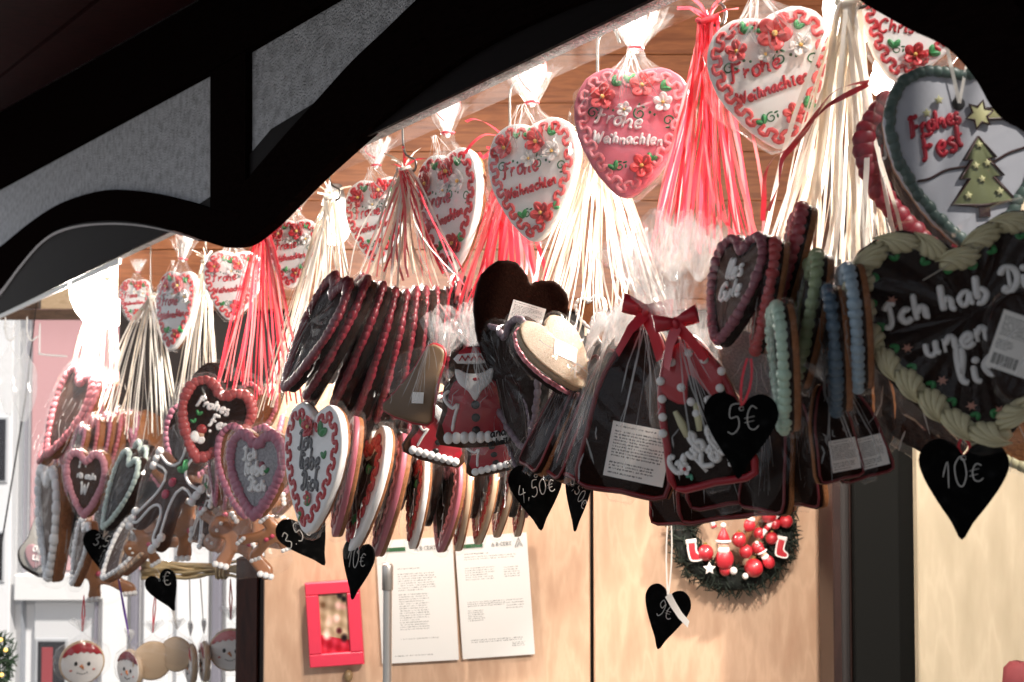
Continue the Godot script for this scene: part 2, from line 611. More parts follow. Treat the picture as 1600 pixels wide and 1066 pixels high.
# ---------------------------------------------------------------- cellophane
# a tied bag: unit width 1, body from -0.66 up to the neck at 0.62, ruffle above
func bag_mesh(seed_: int, w := 1.12, bottom := -0.66, neck := 0.64, ruffle := 0.3, deep := 0.17) -> ArrayMesh:
	var key := "bag%s" % [[seed_, w, bottom, neck, ruffle, deep]]
	if cache.has(key): return cache[key]
	var r := RandomNumberGenerator.new()
	r.seed = 77 + seed_
	var ph := [r.randf() * 6, r.randf() * 6, r.randf() * 6]
	var g := Geo.new()
	var rings := []
	var rows := 22
	for k in rows + 1:
		var u := float(k) / rows
		var y: float
		var hw: float
		var hd: float
		var pleat: float
		if u < 0.78:
			var v := u / 0.78
			y = lerpf(bottom, neck, v)
			hw = w * 0.5 * clampf(pow(sin(PI * clampf(0.06 + 0.9 * v, 0, 1)), 0.55), 0, 1)
			if v > 0.7: hw = lerpf(hw, 0.055, smoothstep(0.7, 1.0, v))
			if v < 0.35: hw *= lerpf(0.45, 1.0, smoothstep(-0.1, 0.35, v))
			hd = lerpf(0.06, deep, smoothstep(0.0, 0.4, v))
			hd = lerpf(hd, 0.05, smoothstep(0.6, 1.0, v))
			pleat = 0.03 + 0.3 * smoothstep(0.6, 1.0, v)
		else:
			var v := (u - 0.78) / 0.22
			y = neck + ruffle * v
			hw = lerpf(0.055, 0.26, pow(v, 0.8))
			hd = lerpf(0.05, 0.16, v)
			pleat = 0.35 + 0.1 * v
		var ring := PackedVector3Array()
		var m := 26
		for i in m:
			var a := TAU * i / m
			var n: float = sin(a * 11 + ph[0] + y * 2) * 0.6 + sin(a * 17 + ph[1] - y * 5) * 0.4 + sin(a * 5 + y * 9 + ph[2]) * 0.3
			var f: float = 1.0 + pleat * n * 0.6 + r.randf_range(-.045, .045)
			a += r.randf_range(-.07, .07)
			ring.append(Vector3(cos(a) * hw * f, y + r.randf_range(-.012, .012) + n * 0.02 + (0.06 * sin(a * 3 + ph[1]) * smoothstep(0.9, 1.0, u)), sin(a) * hd * f))
		rings.append(ring)
	loft(g, rings, true, false, true)
	cache[key] = g.mesh()
	return cache[key]

# film drawn tight round a flat piece; k picks the wrinkles
func wrap_mesh(seed_: int) -> ArrayMesh:
	var key := "wrap%d" % seed_
	if cache.has(key): return cache[key]
	var r := RandomNumberGenerator.new()
	r.seed = 900 + seed_
	var p := [r.randf() * 6, r.randf() * 6, r.randf() * 6]
	var g := Geo.new()
	var rings := []
	for k in [[.3, -.09], [0.02, -.095], [-.045, -.07], [-.06, 0.0], [-.045, .075], [.03, .12], [.12, .128], [.22, .122]]:
		var ring := PackedVector3Array()
		for i in HEART.size():
			var n: float = sin(i * 1.3 + p[0]) * 0.4 + sin(i * 2.9 + p[1]) * 0.3 + r.randf_range(-.7, .7)
			var q: Vector2 = HEART[i] - HEART_N[i] * (k[0] + 0.012 * n * (1.0 if k[0] < 0.02 else 0.0))
			if k[0] > 0.1: q = HEART[i] * (1.0 - 2.3 * k[0])
			ring.append(Vector3(q.x, q.y, k[1] + 0.012 * n + 0.008 * sin(i * 0.6 + p[2])))
		rings.append(ring)
	loft(g, rings, true, true, true)
	cache[key] = g.mesh()
	return cache[key]

func crease(parent: Node, seed_: int, neck: float, low: float, half: float, z: float):
	part("film_crease", crease_mesh(seed_, neck, low, half, z), crease_mat(), parent).set_meta("kind", "stuff")
func crease_mat() -> StandardMaterial3D:
	if mats.has("film_crease"): return mats["film_crease"]
	var m := mat("film_crease", .9, .9, .9, 0.3)
	m.transparency = BaseMaterial3D.TRANSPARENCY_ALPHA
	m.albedo_color = Color(.95, .95, .95, .3)
	m.backlight_enabled = true
	m.backlight = Color(.6, .6, .6)
	m.metallic_specular = .8
	return m

# the sharp doubled folds of the film: narrow raised strips over the front and the edges
func crease_mesh(seed_: int, neck := 0.0, low := -.5, half := .45, z := .13) -> ArrayMesh:
	var key := "crease%s" % [[seed_, neck, low, half, z]]
	if cache.has(key): return cache[key]
	var r := RandomNumberGenerator.new()
	r.seed = 1300 + seed_
	var st := SurfaceTool.new()
	st.begin(Mesh.PRIMITIVE_TRIANGLES)
	for k in (15 if neck > 0 else 9):
		var a: Vector2
		var b: Vector2
		if neck > 0 and k < 10:
			a = Vector2(r.randf_range(-.05, .05), neck)
			b = Vector2(r.randf_range(-half, half), r.randf_range(low, neck * .5))
		else:
			a = Vector2(r.randf_range(-half, half), r.randf_range(low * .7, half * .7))
			b = a + Vector2.from_angle(r.randf_range(-2.4, -.7)) * r.randf_range(.12, .4)
			b.x = clampf(b.x, -half, half)
			b.y = maxf(b.y, low)
		var mid := a.lerp(b, r.randf_range(.35, .65)) + Vector2(r.randf_range(-.05, .05), r.randf_range(-.03, .03))
		var w := r.randf_range(.004, .013)
		var pts := [a, a.lerp(mid, .5), mid, mid.lerp(b, .55), b]
		var zz := PackedFloat32Array()
		for q in 5: zz.append(z + r.randf_range(-.006, .012))
		for q in 4:
			var d: Vector2 = (pts[q + 1] - pts[q]).normalized()
			var s := Vector2(-d.y, d.x)
			var w0: float = w * [.3, 1.0, .8, 1.1, .2][q]
			var w1: float = w * [.3, 1.0, .8, 1.1, .2][q + 1]
			var v := [Vector3(pts[q].x - s.x * w0, pts[q].y - s.y * w0, zz[q]), Vector3(pts[q + 1].x - s.x * w1, pts[q + 1].y - s.y * w1, zz[q + 1]), Vector3(pts[q + 1].x + s.x * w1, pts[q + 1].y + s.y * w1, zz[q + 1] + .012), Vector3(pts[q].x + s.x * w0, pts[q].y + s.y * w0, zz[q] + .012)]
			st.set_smooth_group(-1)
			for i in [0, 1, 2, 0, 2, 3]: st.add_vertex(v[i])
	st.generate_normals()
	cache[key] = st.commit()
	return cache[key]

# a crumpled sheet standing up in a fan: the gathered top of a bag
func tuft_mesh(seed_: int, fan := 0.5) -> ArrayMesh:
	var key := "tuft%s" % [[seed_, fan]]
	if cache.has(key): return cache[key]
	var r := RandomNumberGenerator.new()
	r.seed = 500 + seed_
	var g := Geo.new()
	for s in 4:
		var rows := []
		var a0 := (s - 1.5) * 0.25 + r.randf_range(-.1, .1)
		var ph := r.randf() * 6
		for k in 8:
			var v := k / 7.0
			var ring := PackedVector3Array()
			for i in 11:
				var u := i / 10.0 - 0.5
				var hw := lerpf(0.05, fan * 0.55, pow(v, 0.8))
				var z := (0.07 if i % 2 else -0.07) * (0.25 + v) + r.randf_range(-.05, .05) * (0.3 + v) + (s - 1.5) * 0.05 * v
				ring.append(Vector3(u * 2 * hw + a0 * v * 0.9 + r.randf_range(-.02, .02) * v, v * (0.95 - 0.16 * sin(u * 9 + ph)) + r.randf_range(-.05, .05) * v, z))
			rows.append(ring)
		var t := PackedVector3Array()
		for a in rows.size() - 1:
			for i in 10:
				t.append(rows[a][i]); t.append(rows[a + 1][i]); t.append(rows[a + 1][i + 1])
				t.append(rows[a][i]); t.append(rows[a + 1][i + 1]); t.append(rows[a][i + 1])
		g.piece(t, true, false)
	cache[key] = g.mesh()
	return cache[key]

# ---------------------------------------------------------------- prints
func print_texture(key: String, w: int, h: int, rows: Array, ink := Color(.1, .1, .1), paper := Color(.88, .87, .85)) -> ImageTexture:
	if texs.has(key): return texs[key]
	var im := Image.create(w, h, false, Image.FORMAT_RGB8)
	im.fill(paper)
	var r := RandomNumberGenerator.new()
	r.seed = key.hash()
	for q in rows:     # x0, x1, y, height, count of lines, spacing
		for k in q[4]:
			var x: int = q[0]
			var y: int = q[2] + k * q[5]
			var stop: int = q[1] - (r.randi_range(0, int((q[1] - q[0]) * 0.35)) if k % 4 == 3 else r.randi_range(0, 6))
			while x < stop:
				var l := r.randi_range(3, 11)
				for cx in range(x, mini(x + l, stop)):
					if r.randf() < 0.72:
						im.fill_rect(Rect2i(cx, y + (1 if r.randf() < 0.3 else 0), 1, q[3]), ink.lerp(paper, r.randf() * 0.5))
				x += l + 2
	texs[key] = ImageTexture.create_from_image(im)
	return texs[key]

func label_mat(kind := "label") -> StandardMaterial3D:
	if mats.has(kind): return mats[kind]
	var m := mat(kind, .8, .79, .77, 0.45)
	m.albedo_color = Color.WHITE
	if kind == "label":
		m.albedo_texture = print_texture(kind, 160, 128, [[10, 120, 8, 3, 1, 8], [10, 150, 20, 3, 9, 7], [10, 130, 92, 3, 3, 7], [10, 110, 116, 3, 1, 7]])
	else:
		m.albedo_texture = print_texture(kind, 160, 160, [[12, 150, 14, 3, 8, 7], [12, 70, 80, 3, 4, 7]])
		var im: Image = m.albedo_texture.get_image()
		var x := 14
		var r := RandomNumberGenerator.new()
		r.seed = 5
		while x < 100:
			var w := r.randi_range(1, 3)
			im.fill_rect(Rect2i(x, 118, w, 30), Color(.08, .08, .08))
			x += w + r.randi_range(1, 3)
		m.albedo_texture = ImageTexture.create_from_image(im)
	return m

# a thin card with uv over its front face
func card_mesh(w: float, h: float, t := 0.001) -> ArrayMesh:
	var key := "card%s" % [[w, h, t]]
	if cache.has(key): return cache[key]
	var st := SurfaceTool.new()
	st.begin(Mesh.PRIMITIVE_TRIANGLES)
	var c := [Vector2(-1, -1), Vector2(1, -1), Vector2(1, 1), Vector2(-1, 1)]
	for side in [1, -1]:
		for i in [0, 2, 1, 0, 3, 2]:
			var k: int = i
			if side < 0: k = [1, 0, 3, 2][i]
			st.set_normal(Vector3(0, 0, side))
			st.set_uv(Vector2((c[k].x + 1) / 2, (1 - c[k].y) / 2) if side > 0 else Vector2(0.01, 0.01))
			st.add_vertex(Vector3(c[k].x * w / 2, c[k].y * h / 2, t / 2 * side))
	for e in 4:
		var a: Vector2 = c[e]; var b: Vector2 = c[(e + 1) % 4]
		var nn := Vector3((a.x + b.x) / 2, (a.y + b.y) / 2, 0)
		var q := [Vector3(a.x * w / 2, a.y * h / 2, -t / 2), Vector3(b.x * w / 2, b.y * h / 2, -t / 2), Vector3(b.x * w / 2, b.y * h / 2, t / 2), Vector3(a.x * w / 2, a.y * h / 2, t / 2)]
		for i in [0, 2, 1, 0, 3, 2]:
			st.set_normal(nn); st.set_uv(Vector2(0.01, 0.01)); st.add_vertex(q[i])
	cache[key] = st.commit()
	return cache[key]

# ---------------------------------------------------------------- gingerbread hearts
func dough(kind := "gingerbread") -> StandardMaterial3D:
	if mats.has(kind): return mats[kind]
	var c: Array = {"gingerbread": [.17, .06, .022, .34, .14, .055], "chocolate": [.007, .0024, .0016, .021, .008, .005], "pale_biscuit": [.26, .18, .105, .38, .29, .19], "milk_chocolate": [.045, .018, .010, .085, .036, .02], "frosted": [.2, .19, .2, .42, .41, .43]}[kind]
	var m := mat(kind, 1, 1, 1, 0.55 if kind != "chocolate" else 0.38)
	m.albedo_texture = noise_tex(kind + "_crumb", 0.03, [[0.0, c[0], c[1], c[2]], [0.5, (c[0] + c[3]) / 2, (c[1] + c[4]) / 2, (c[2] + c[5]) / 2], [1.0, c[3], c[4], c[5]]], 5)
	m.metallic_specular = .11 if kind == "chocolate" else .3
	m.uv1_triplanar = true
	m.uv1_scale = Vector3(3, 3, 3)
	m.heightmap_enabled = true
	m.heightmap_texture = noise_tex("crumb_height", 0.05, [], 5)
	m.heightmap_scale = 0.04
	return m

# d: coat, coat_wrap (how far the coat comes down the side), face, face_inset, rim [kind, material, inset, count, size, single], wave [material, inset, amp, lobes, r],
#    text [lines, material, r], flowers [[x, y, size, material]], leaves, swirls, dots, film "wrap" | "bag" | "", sticker [x, y, w, h, turn, side], base
func heart(called: String, label: String, category: String, group: String, where: Vector3, width: float, basis: Basis, d: Dictionary) -> Node3D:
	var o := thing(called, label, category, where, group)
	var rr := RandomNumberGenerator.new()
	rr.seed = label.hash()
	if d.get("round", false): swap_outline()
	o.basis = Basis(basis.x * width, basis.y * width * d.get("tall", 1.0), basis.z * width * d.get("deep", 1.0))
	part("gingerbread", heart_solid(0.0, -.075, .03, .025, .006), dough(d.get("base", "gingerbread")), o)
	var top := .03
	if d.has("coat"):
		var w: float = d.get("coat_wrap", .07)
		part("icing_coat", heart_solid(-.006, .045 - w, .05, .02, .004), d.coat, o)
		top = .05
	if d.has("face"):
		part("icing_face", heart_solid(d.get("face_inset", .09), top - .02, top + .012, .01), d.face, o)
		top += .012
	if d.has("rim"):
		var r: Array = d.rim
		if r[5]:
			var holder := part("piped_border", wave_mesh(r[2], .0, 8, top, r[4] * .3), r[1], o)
			for e in along_outline(HEART, HEART_N, r[2], r[3]):
				e[3] *= rr.randf_range(.94, 1.12)
				e[0] += e[2] * rr.randf_range(-.006, .006)
				part("icing_shell", shell_mesh(r[0]), r[1], holder, shell_xf(e, top + .01, r[4] * rr.randf_range(.85, 1.15)))
		else:
			part("piped_border", rim_mesh(r[0], r[2], r[3], top + .01, r[4]), r[1], o)
	if d.has("wave"):
		var w: Array = d.wave
		part("scalloped_line", wave_mesh(w[1], w[2], w[3], top, w[4]), w[0], o)
	if d.has("text"):
		part("lettering", lettering(d.text[0], d.text[2], top + d.text[2] * .4, 6, label.hash() % 50 + 1), d.text[1], o)
	for f in d.get("flowers", []):
		var fl := part("icing_flower", flower_mesh(), f[3], o, Transform3D(Basis(Vector3.BACK, rr.randf() * 6).scaled(Vector3.ONE * f[2] * rr.randf_range(.85, 1.15)), Vector3(f[0] + rr.randf_range(-.03, .03), f[1] + rr.randf_range(-.03, .03), top)))
		part("flower_centre", dot_mesh(), icing("yellow", .7, .45, .12), fl, Transform3D(Basis().scaled(Vector3.ONE * .17), Vector3(0, 0, .36)))
	for l in d.get("leaves", []):
		part("icing_leaf", leaf_mesh(), icing("green", .03, .24, .07), o, Transform3D(Basis(Vector3.BACK, l[3] + rr.randf_range(-.5, .5)).scaled(Vector3.ONE * l[2] * rr.randf_range(.85, 1.2)), Vector3(l[0] + rr.randf_range(-.03, .03), l[1] + rr.randf_range(-.03, .03), top)))
	for l in d.get("swirls", []):
		part("icing_swirl", swirl_mesh(), d.get("swirl_icing", icing("dark_green", .012, .12, .045)), o, Transform3D(Basis(Vector3.BACK, l[3]).scaled(Vector3.ONE * l[2]), Vector3(l[0], l[1], top)))
	for l in d.get("dots", []):
		part("icing_dot", dot_mesh(), l[3], o, Transform3D(Basis().scaled(Vector3(l[2], l[2], l[2] * .6)), Vector3(l[0], l[1], top)))
	if d.has("sticker"):
		var s: Array = d.sticker
		var zz: float = top + .004 if s[5] > 0 else -.08
		part("sticker", card_mesh(s[2], s[3], .004), label_mat(s[6] if s.size() > 6 else "label"), o, Transform3D(Basis(Vector3.UP, 0.0 if s[5] > 0 else PI) * Basis(Vector3.BACK, deg_to_rad(s[4])), Vector3(s[0], s[1], zz)))
	match d.get("film", ""):
		"wrap":
			var wr := part("cellophane_wrap", wrap_mesh(hash(label) % 3), film_mat(), o)
			if not d.has("text"): crease(wr, hash(label) % 7, 0.0, -.5, .4, .132)
		"bag":
			var b := part("cellophane_bag", bag_mesh(hash(label) % 3), film_mat("bag_film"), o, Transform3D(Basis(), Vector3(0, .02, .0)))
			crease(b, hash(label) % 5, .6, .1, .42, .15)
			part("gathered_top", tuft_mesh(hash(label) % 4, .42), crumple_mat(), b, Transform3D(Basis().scaled(Vector3(.42, .34, .42)), Vector3(0, .6, 0)))
			var tie := Geo.new()
			if not cache.has("tie"):
				var path := PackedVector3Array()
				for k in 9: path.append(Vector3(cos(k * TAU / 8) * .065, .64, sin(k * TAU / 8) * .055))
				tube(tie, path, .012)
				cache["tie"] = tie.mesh()
			part("tie", cache["tie"], icing("red_ribbon", .5, .05, .07), b)
	if d.get("round", false): swap_outline()
	return o

# ---------------------------------------------------------------- ribbons, hooks, tags
func strip_mesh(path: PackedVector3Array, w: float, twist0: float, twist1: float) -> ArrayMesh:
	var st := SurfaceTool.new()
	st.begin(Mesh.PRIMITIVE_TRIANGLES)
	var rows := []
	for i in path.size():
		var dir := (path[mini(i + 1, path.size() - 1)] - path[maxi(i - 1, 0)]).normalized()
		var s := dir.cross(Vector3(0, .1, 1)).normalized()
		if s.length() < .5: s = Vector3.RIGHT
		s = s.rotated(dir, lerpf(twist0, twist1, float(i) / (path.size() - 1)))
		rows.append([path[i] - s * w / 2, path[i] + s * w / 2])
	for i in path.size() - 1:
		for v in [rows[i][0], rows[i + 1][0], rows[i + 1][1], rows[i][0], rows[i + 1][1], rows[i][1]]:
			st.add_vertex(v)
	st.generate_normals()
	return st.commit()

func ribbon_mat(key: String) -> StandardMaterial3D:
	if mats.has("ribbon_" + key): return mats["ribbon_" + key]
	var c: Array = {"white": [.82, .78, .72], "cream": [.74, .64, .52], "red": [.62, .045, .07], "pink": [.72, .19, .2], "dark_red": [.26, .012, .02], "violet": [.16, .06, .35]}[key]
	var m := mat("ribbon_" + key, c[0], c[1], c[2], 0.4)
	m.backlight_enabled = true
	m.backlight = Color(.7 * c[0], .7 * c[1], .7 * c[2]).linear_to_srgb()
	return m

# a fan of ribbons from one knot: knot and the ends [x0, x1, y0, y1] are seen-from-the-lane directions on planes parallel to the stall front
func ribbon_bundle(label: String, group: String, knot: Array, off: float, ends: Array, count: int, kinds: Array, width := .0042, hook := true, top := -1.0):
	var k := on_front(knot[0], knot[1], off)
	var o := thing("ribbon_bundle", label, "ribbon bundle", k, group)
	var r := RandomNumberGenerator.new()
	r.seed = label.hash()
	for i in count:
		var u := (i + r.randf_range(.1, .9)) / count
		var px := lerpf(ends[0], ends[1], u)
		var py := lerpf(ends[2], ends[3], u) + r.randf_range(-14, 18)
		var e := on_front(px, py, off + r.randf_range(-.07, .06)) - k
		var path := PackedVector3Array()
		var side := Vector3(r.randf_range(-1, 1), 0, r.randf_range(-1, 1))
		var side2 := Vector3(r.randf_range(-1, 1), 0, r.randf_range(-1, 1))
		var bend := r.randf_range(.002, .012) if i % 9 else r.randf_range(.015, .035)
		var ph := r.randf() * 6
		var start := Vector3(r.randf_range(-.012, .012), .012, r.randf_range(-.012, .012))
		for s in 9:
			var v := s / 8.0
			var p := start.lerp(e, v)
			p += Vector3((e.x - start.x) * .12 * (sqrt(v) - v) * 2.0, 0, 0)   # spreads sooner than it falls
			p += side * bend * sin(v * PI) + side2 * .007 * sin(v * 7.0 + ph) * v + Vector3(0, -.008 * sin(v * PI), 0)
			path.append(p)
		part("ribbon", strip_mesh(path, width * r.randf_range(.6, 1.35), r.randf_range(-1.2, 1.2), r.randf_range(-1.2, 1.2)), ribbon_mat(kinds[r.randi() % kinds.size()]), o)
	# the knot's tuft of loose ends
	for i in 9:
		var a := r.randf_range(-1.2, 1.2)
		var l := r.randf_range(.02, .05)
		var path := PackedVector3Array()
		for s in 5:
			var v := s / 4.0
			path.append(Vector3(sin(a * v) * l * v * 1.3, l * v * cos(a * v * .8) + .008, r.randf_range(-.01, .01) * v))
		part("loose_end", strip_mesh(path, width, r.randf_range(-1, 1), r.randf_range(-2, 2)), ribbon_mat(kinds[r.randi() % kinds.size()]), o)
	var g := Geo.new()
	var ring := PackedVector3Array()
	for i in 9: ring.append(Vector3(cos(i * TAU / 8) * .013, .012 + .003 * sin(i * 1.7), sin(i * TAU / 8) * .013))
	tube(g, ring, .004)
	part("knot", g.mesh(), ribbon_mat(kinds[0]), o)
	if hook:
		var h := Geo.new()
		var hp := PackedVector3Array()
		var hy: float = 2.135 - k.y
		var q := smooth(v2([.0, .0, .018, .004, .02, .024, .0, .04, -.004, hy - .03, .0, hy, .02, hy + .012, .03, hy - .01]), 5)
		for p in q: hp.append(Vector3(p.x, p.y + .006, 0))
		tube(h, hp, .0022)
		var ho := thing("wire_hook", label.replace("ribbon bundle", "knot").insert(0, "bent wire hook holding the "), "hook", k, "wire hooks on the rail")
		part("wire", h.mesh(), mat("dark_steel", .12, .11, .1, .3, {"metallic": .9}), ho)

var PRICE: PackedVector2Array
func slate() -> StandardMaterial3D:
	if mats.has("slate"): return mats["slate"]
	var m := mat("slate", 1, 1, 1, .8)
	m.albedo_texture = noise_tex("slate_dust", .012, [[0, .002, .002, .002], [.6, .0035, .0035, .0035], [1, .012, .012, .012]], 5)
	m.metallic_specular = .12
	m.uv1_triplanar = true
	m.uv1_scale = Vector3(1.3, 1.3, 1.3)
	return m
func price_heart(label: String, cx: float, cy: float, wpx: float, depth_off: float, yaw: float, roll: float, price: Array, tie_px: Array, ribbon := "red", wide := 1.0):
	var c := on_front(cx, cy, depth_off)
	var w := wpx * -c.z / F
	var o := thing("price_tag", label, "price tag", c, "black heart price tags")
	o.basis = facing(cx, yaw, roll) * Basis().scaled(Vector3.ONE * w)
	part("slate_heart", plate_mesh("price_heart", PRICE, -.02, .02, .006), slate(), o)
	if price.size():
		part("chalk_price", lettering([price], .0085, .021, 5), mat("chalk", .55, .53, .5, .9), o)
	var ring := Geo.new()
	var rp := PackedVector3Array()
	for i in 13: rp.append(Vector3(cos(i * TAU / 12) * .028, .27 + sin(i * TAU / 12) * .028, .022))
	tube(ring, rp, .007)
	if not cache.has("eyelet"): cache["eyelet"] = ring.mesh()
	part("eyelet", cache["eyelet"], mat("steel", .5, .48, .45, .3, {"metallic": 1.0}), o)
	var a: Vector3 = o.transform.affine_inverse() * on_front(tie_px[0], tie_px[1], depth_off - .01)
	for s in [-.02, .03]:
		var path := PackedVector3Array()
		for k in 6:
			var v := k / 5.0
			path.append(Vector3(0, .28, .02).lerp(a + Vector3(s, 0, 0), v) + Vector3(s * sin(v * PI) * 2, 0, .01 * sin(v * PI)))
		part("hanging_ribbon", strip_mesh(path, .035, .2, -.3), ribbon_mat(ribbon), o)

# ---------------------------------------------------------------- the stall
func plane_point(u: float, y: float, off: float) -> Vector3:
	return Vector3(0.167, y, -1.8) + OUT * off + ALONG * u
func outline_on_front(px: Array, off: float) -> PackedVector3Array:
	var o := PackedVector3Array()
	for p in smooth(v2(px), 1): o.append(on_front(p.x, p.y, off))
	return o
func curve_on_front(px: PackedVector2Array, off: float) -> PackedVector3Array:
	var o := PackedVector3Array()
	for p in px: o.append(on_front(p.x, p.y, off))
	return o
func strip_on_front(lower: Array, upper: Array, off: float) -> PackedVector3Array:
	var a := smooth(v2(lower), 4)
	var b := smooth(v2(upper), 4)
	b.reverse()
	a.append_array(b)
	return curve_on_front(a, off)

func add_lamp(label: String, where: Vector3, energy: float, size: float, colour := Color(1, .96, .91)):
	var o := thing("led_lamp", label, "lamp", where, "lamps under the stall ceiling")
	var g := Geo.new()
	blob(g, Vector3.ZERO, Vector3(size, size * 1.25, size), Basis(), 16, 10)
	var glow := mat("lamp_glow", .9, .9, .9, .4)
	glow.emission_enabled = true
	glow.emission = colour
	glow.emission_energy_multiplier = 9.0
	part("lamp_bulb", g.mesh(), glow, o)
	var s := Geo.new()
	var rings := []
	for k in [[size * 1.1, size * .75], [size * 2.2, size * .5], [size * 2.3, size * .42]]:
		var ring := PackedVector3Array()
		for i in 16: ring.append(Vector3(cos(TAU * i / 16) * k[1], k[0], sin(TAU * i / 16) * k[1]))
		rings.append(ring)
	loft(s, rings)
	part("lamp_socket", s.mesh(), mat("lamp_steel", .5, .5, .5, .35, {"metallic": .8}), o)
	var l := OmniLight3D.new()
	l.name = "lamp_light"
	l.light_color = colour
	l.light_energy = energy
	l.light_size = size * .9
	l.omni_range = 14.0
	l.omni_attenuation = 2.0
	l.shadow_enabled = true
	o.add_child(l)

func _ready():
	# camera
	var cam := Camera3D.new()
	cam.name = "camera"
	cam.transform = Transform3D(cam_basis, EYE)
	var lens := CameraAttributesPhysical.new()
	lens.frustum_focal_length = 24.0 * F / 1066.0
	lens.frustum_focus_distance = 1.95
	lens.frustum_near = 0.05
	lens.frustum_far = 400.0
	lens.exposure_aperture = 10.0
	cam.attributes = lens
	cam.far = 400.0
	add_child(cam)
	cam.current = true
	# sky, daylight, exposure
	var env := Environment.new()
	env.background_mode = Environment.BG_SKY
	var sky := ProceduralSkyMaterial.new()
	sky.sky_top_color = Color(.80, .84, .9)
	sky.sky_horizon_color = Color(.9, .92, .95)
	sky.ground_bottom_color = Color(.3, .3, .31)
	sky.ground_horizon_color = Color(.5, .5, .52)
	sky.sky_energy_multiplier = 1.0
	env.sky = Sky.new()
	env.sky.sky_material = sky
	env.tonemap_mode = Environment.TONE_MAPPER_LINEAR
	env.tonemap_exposure = 1.0
	env.sdfgi_enabled = true
	env.ssao_enabled = true
	env.ssil_enabled = true
	var world := WorldEnvironment.new()
	world.name = "world"
	world.environment = env
	add_child(world)
	var sun := DirectionalLight3D.new()
	sun.name = "daylight"
	sun.light_energy = 1.6
	sun.light_angular_distance = 3.0
	sun.light_color = Color(1, .97, .93)
	sun.shadow_enabled = true
	sun.rotation_degrees = Vector3(-50, 40, 0)
	add_child(sun)

	rng.seed = 11
	make_outlines()
	var ph := v2([.0, .3, .1, .42, .27, .48, .43, .4, .5, .22, .43, .0, .28, -.25, .12, -.48, .0, -.68])
	for i in range(ph.size() - 2, 0, -1): ph.append(Vector2(-ph[i].x, ph[i].y))
	PRICE = smooth(ph, 3, true)
	build_lamps()
	build_street()
	build_stall()
	build_interior()
	build_top_hearts()
	build_bundles()
	build_stacks_left()
	build_stacks_middle()
	build_stacks_right()
	build_tags()
	build_low_things()

func build_lamps():
	add_lamp("blazing white lamp at the far left end of the stall rail", at(163, 448, 5.6), 11.0, .15)
	add_lamp("bright lamp half hidden behind the white ribbons in mid stall", at(522, 350, 3.7), 2.7, .05)
	add_lamp("bright lamp at top right behind the white heart with the red greeting", at(1335, 8, 2.0), 3.5, .05)
	add_lamp("small lamp left of the big green bordered heart", at(1378, 128, 2.3), 2.0, .022)

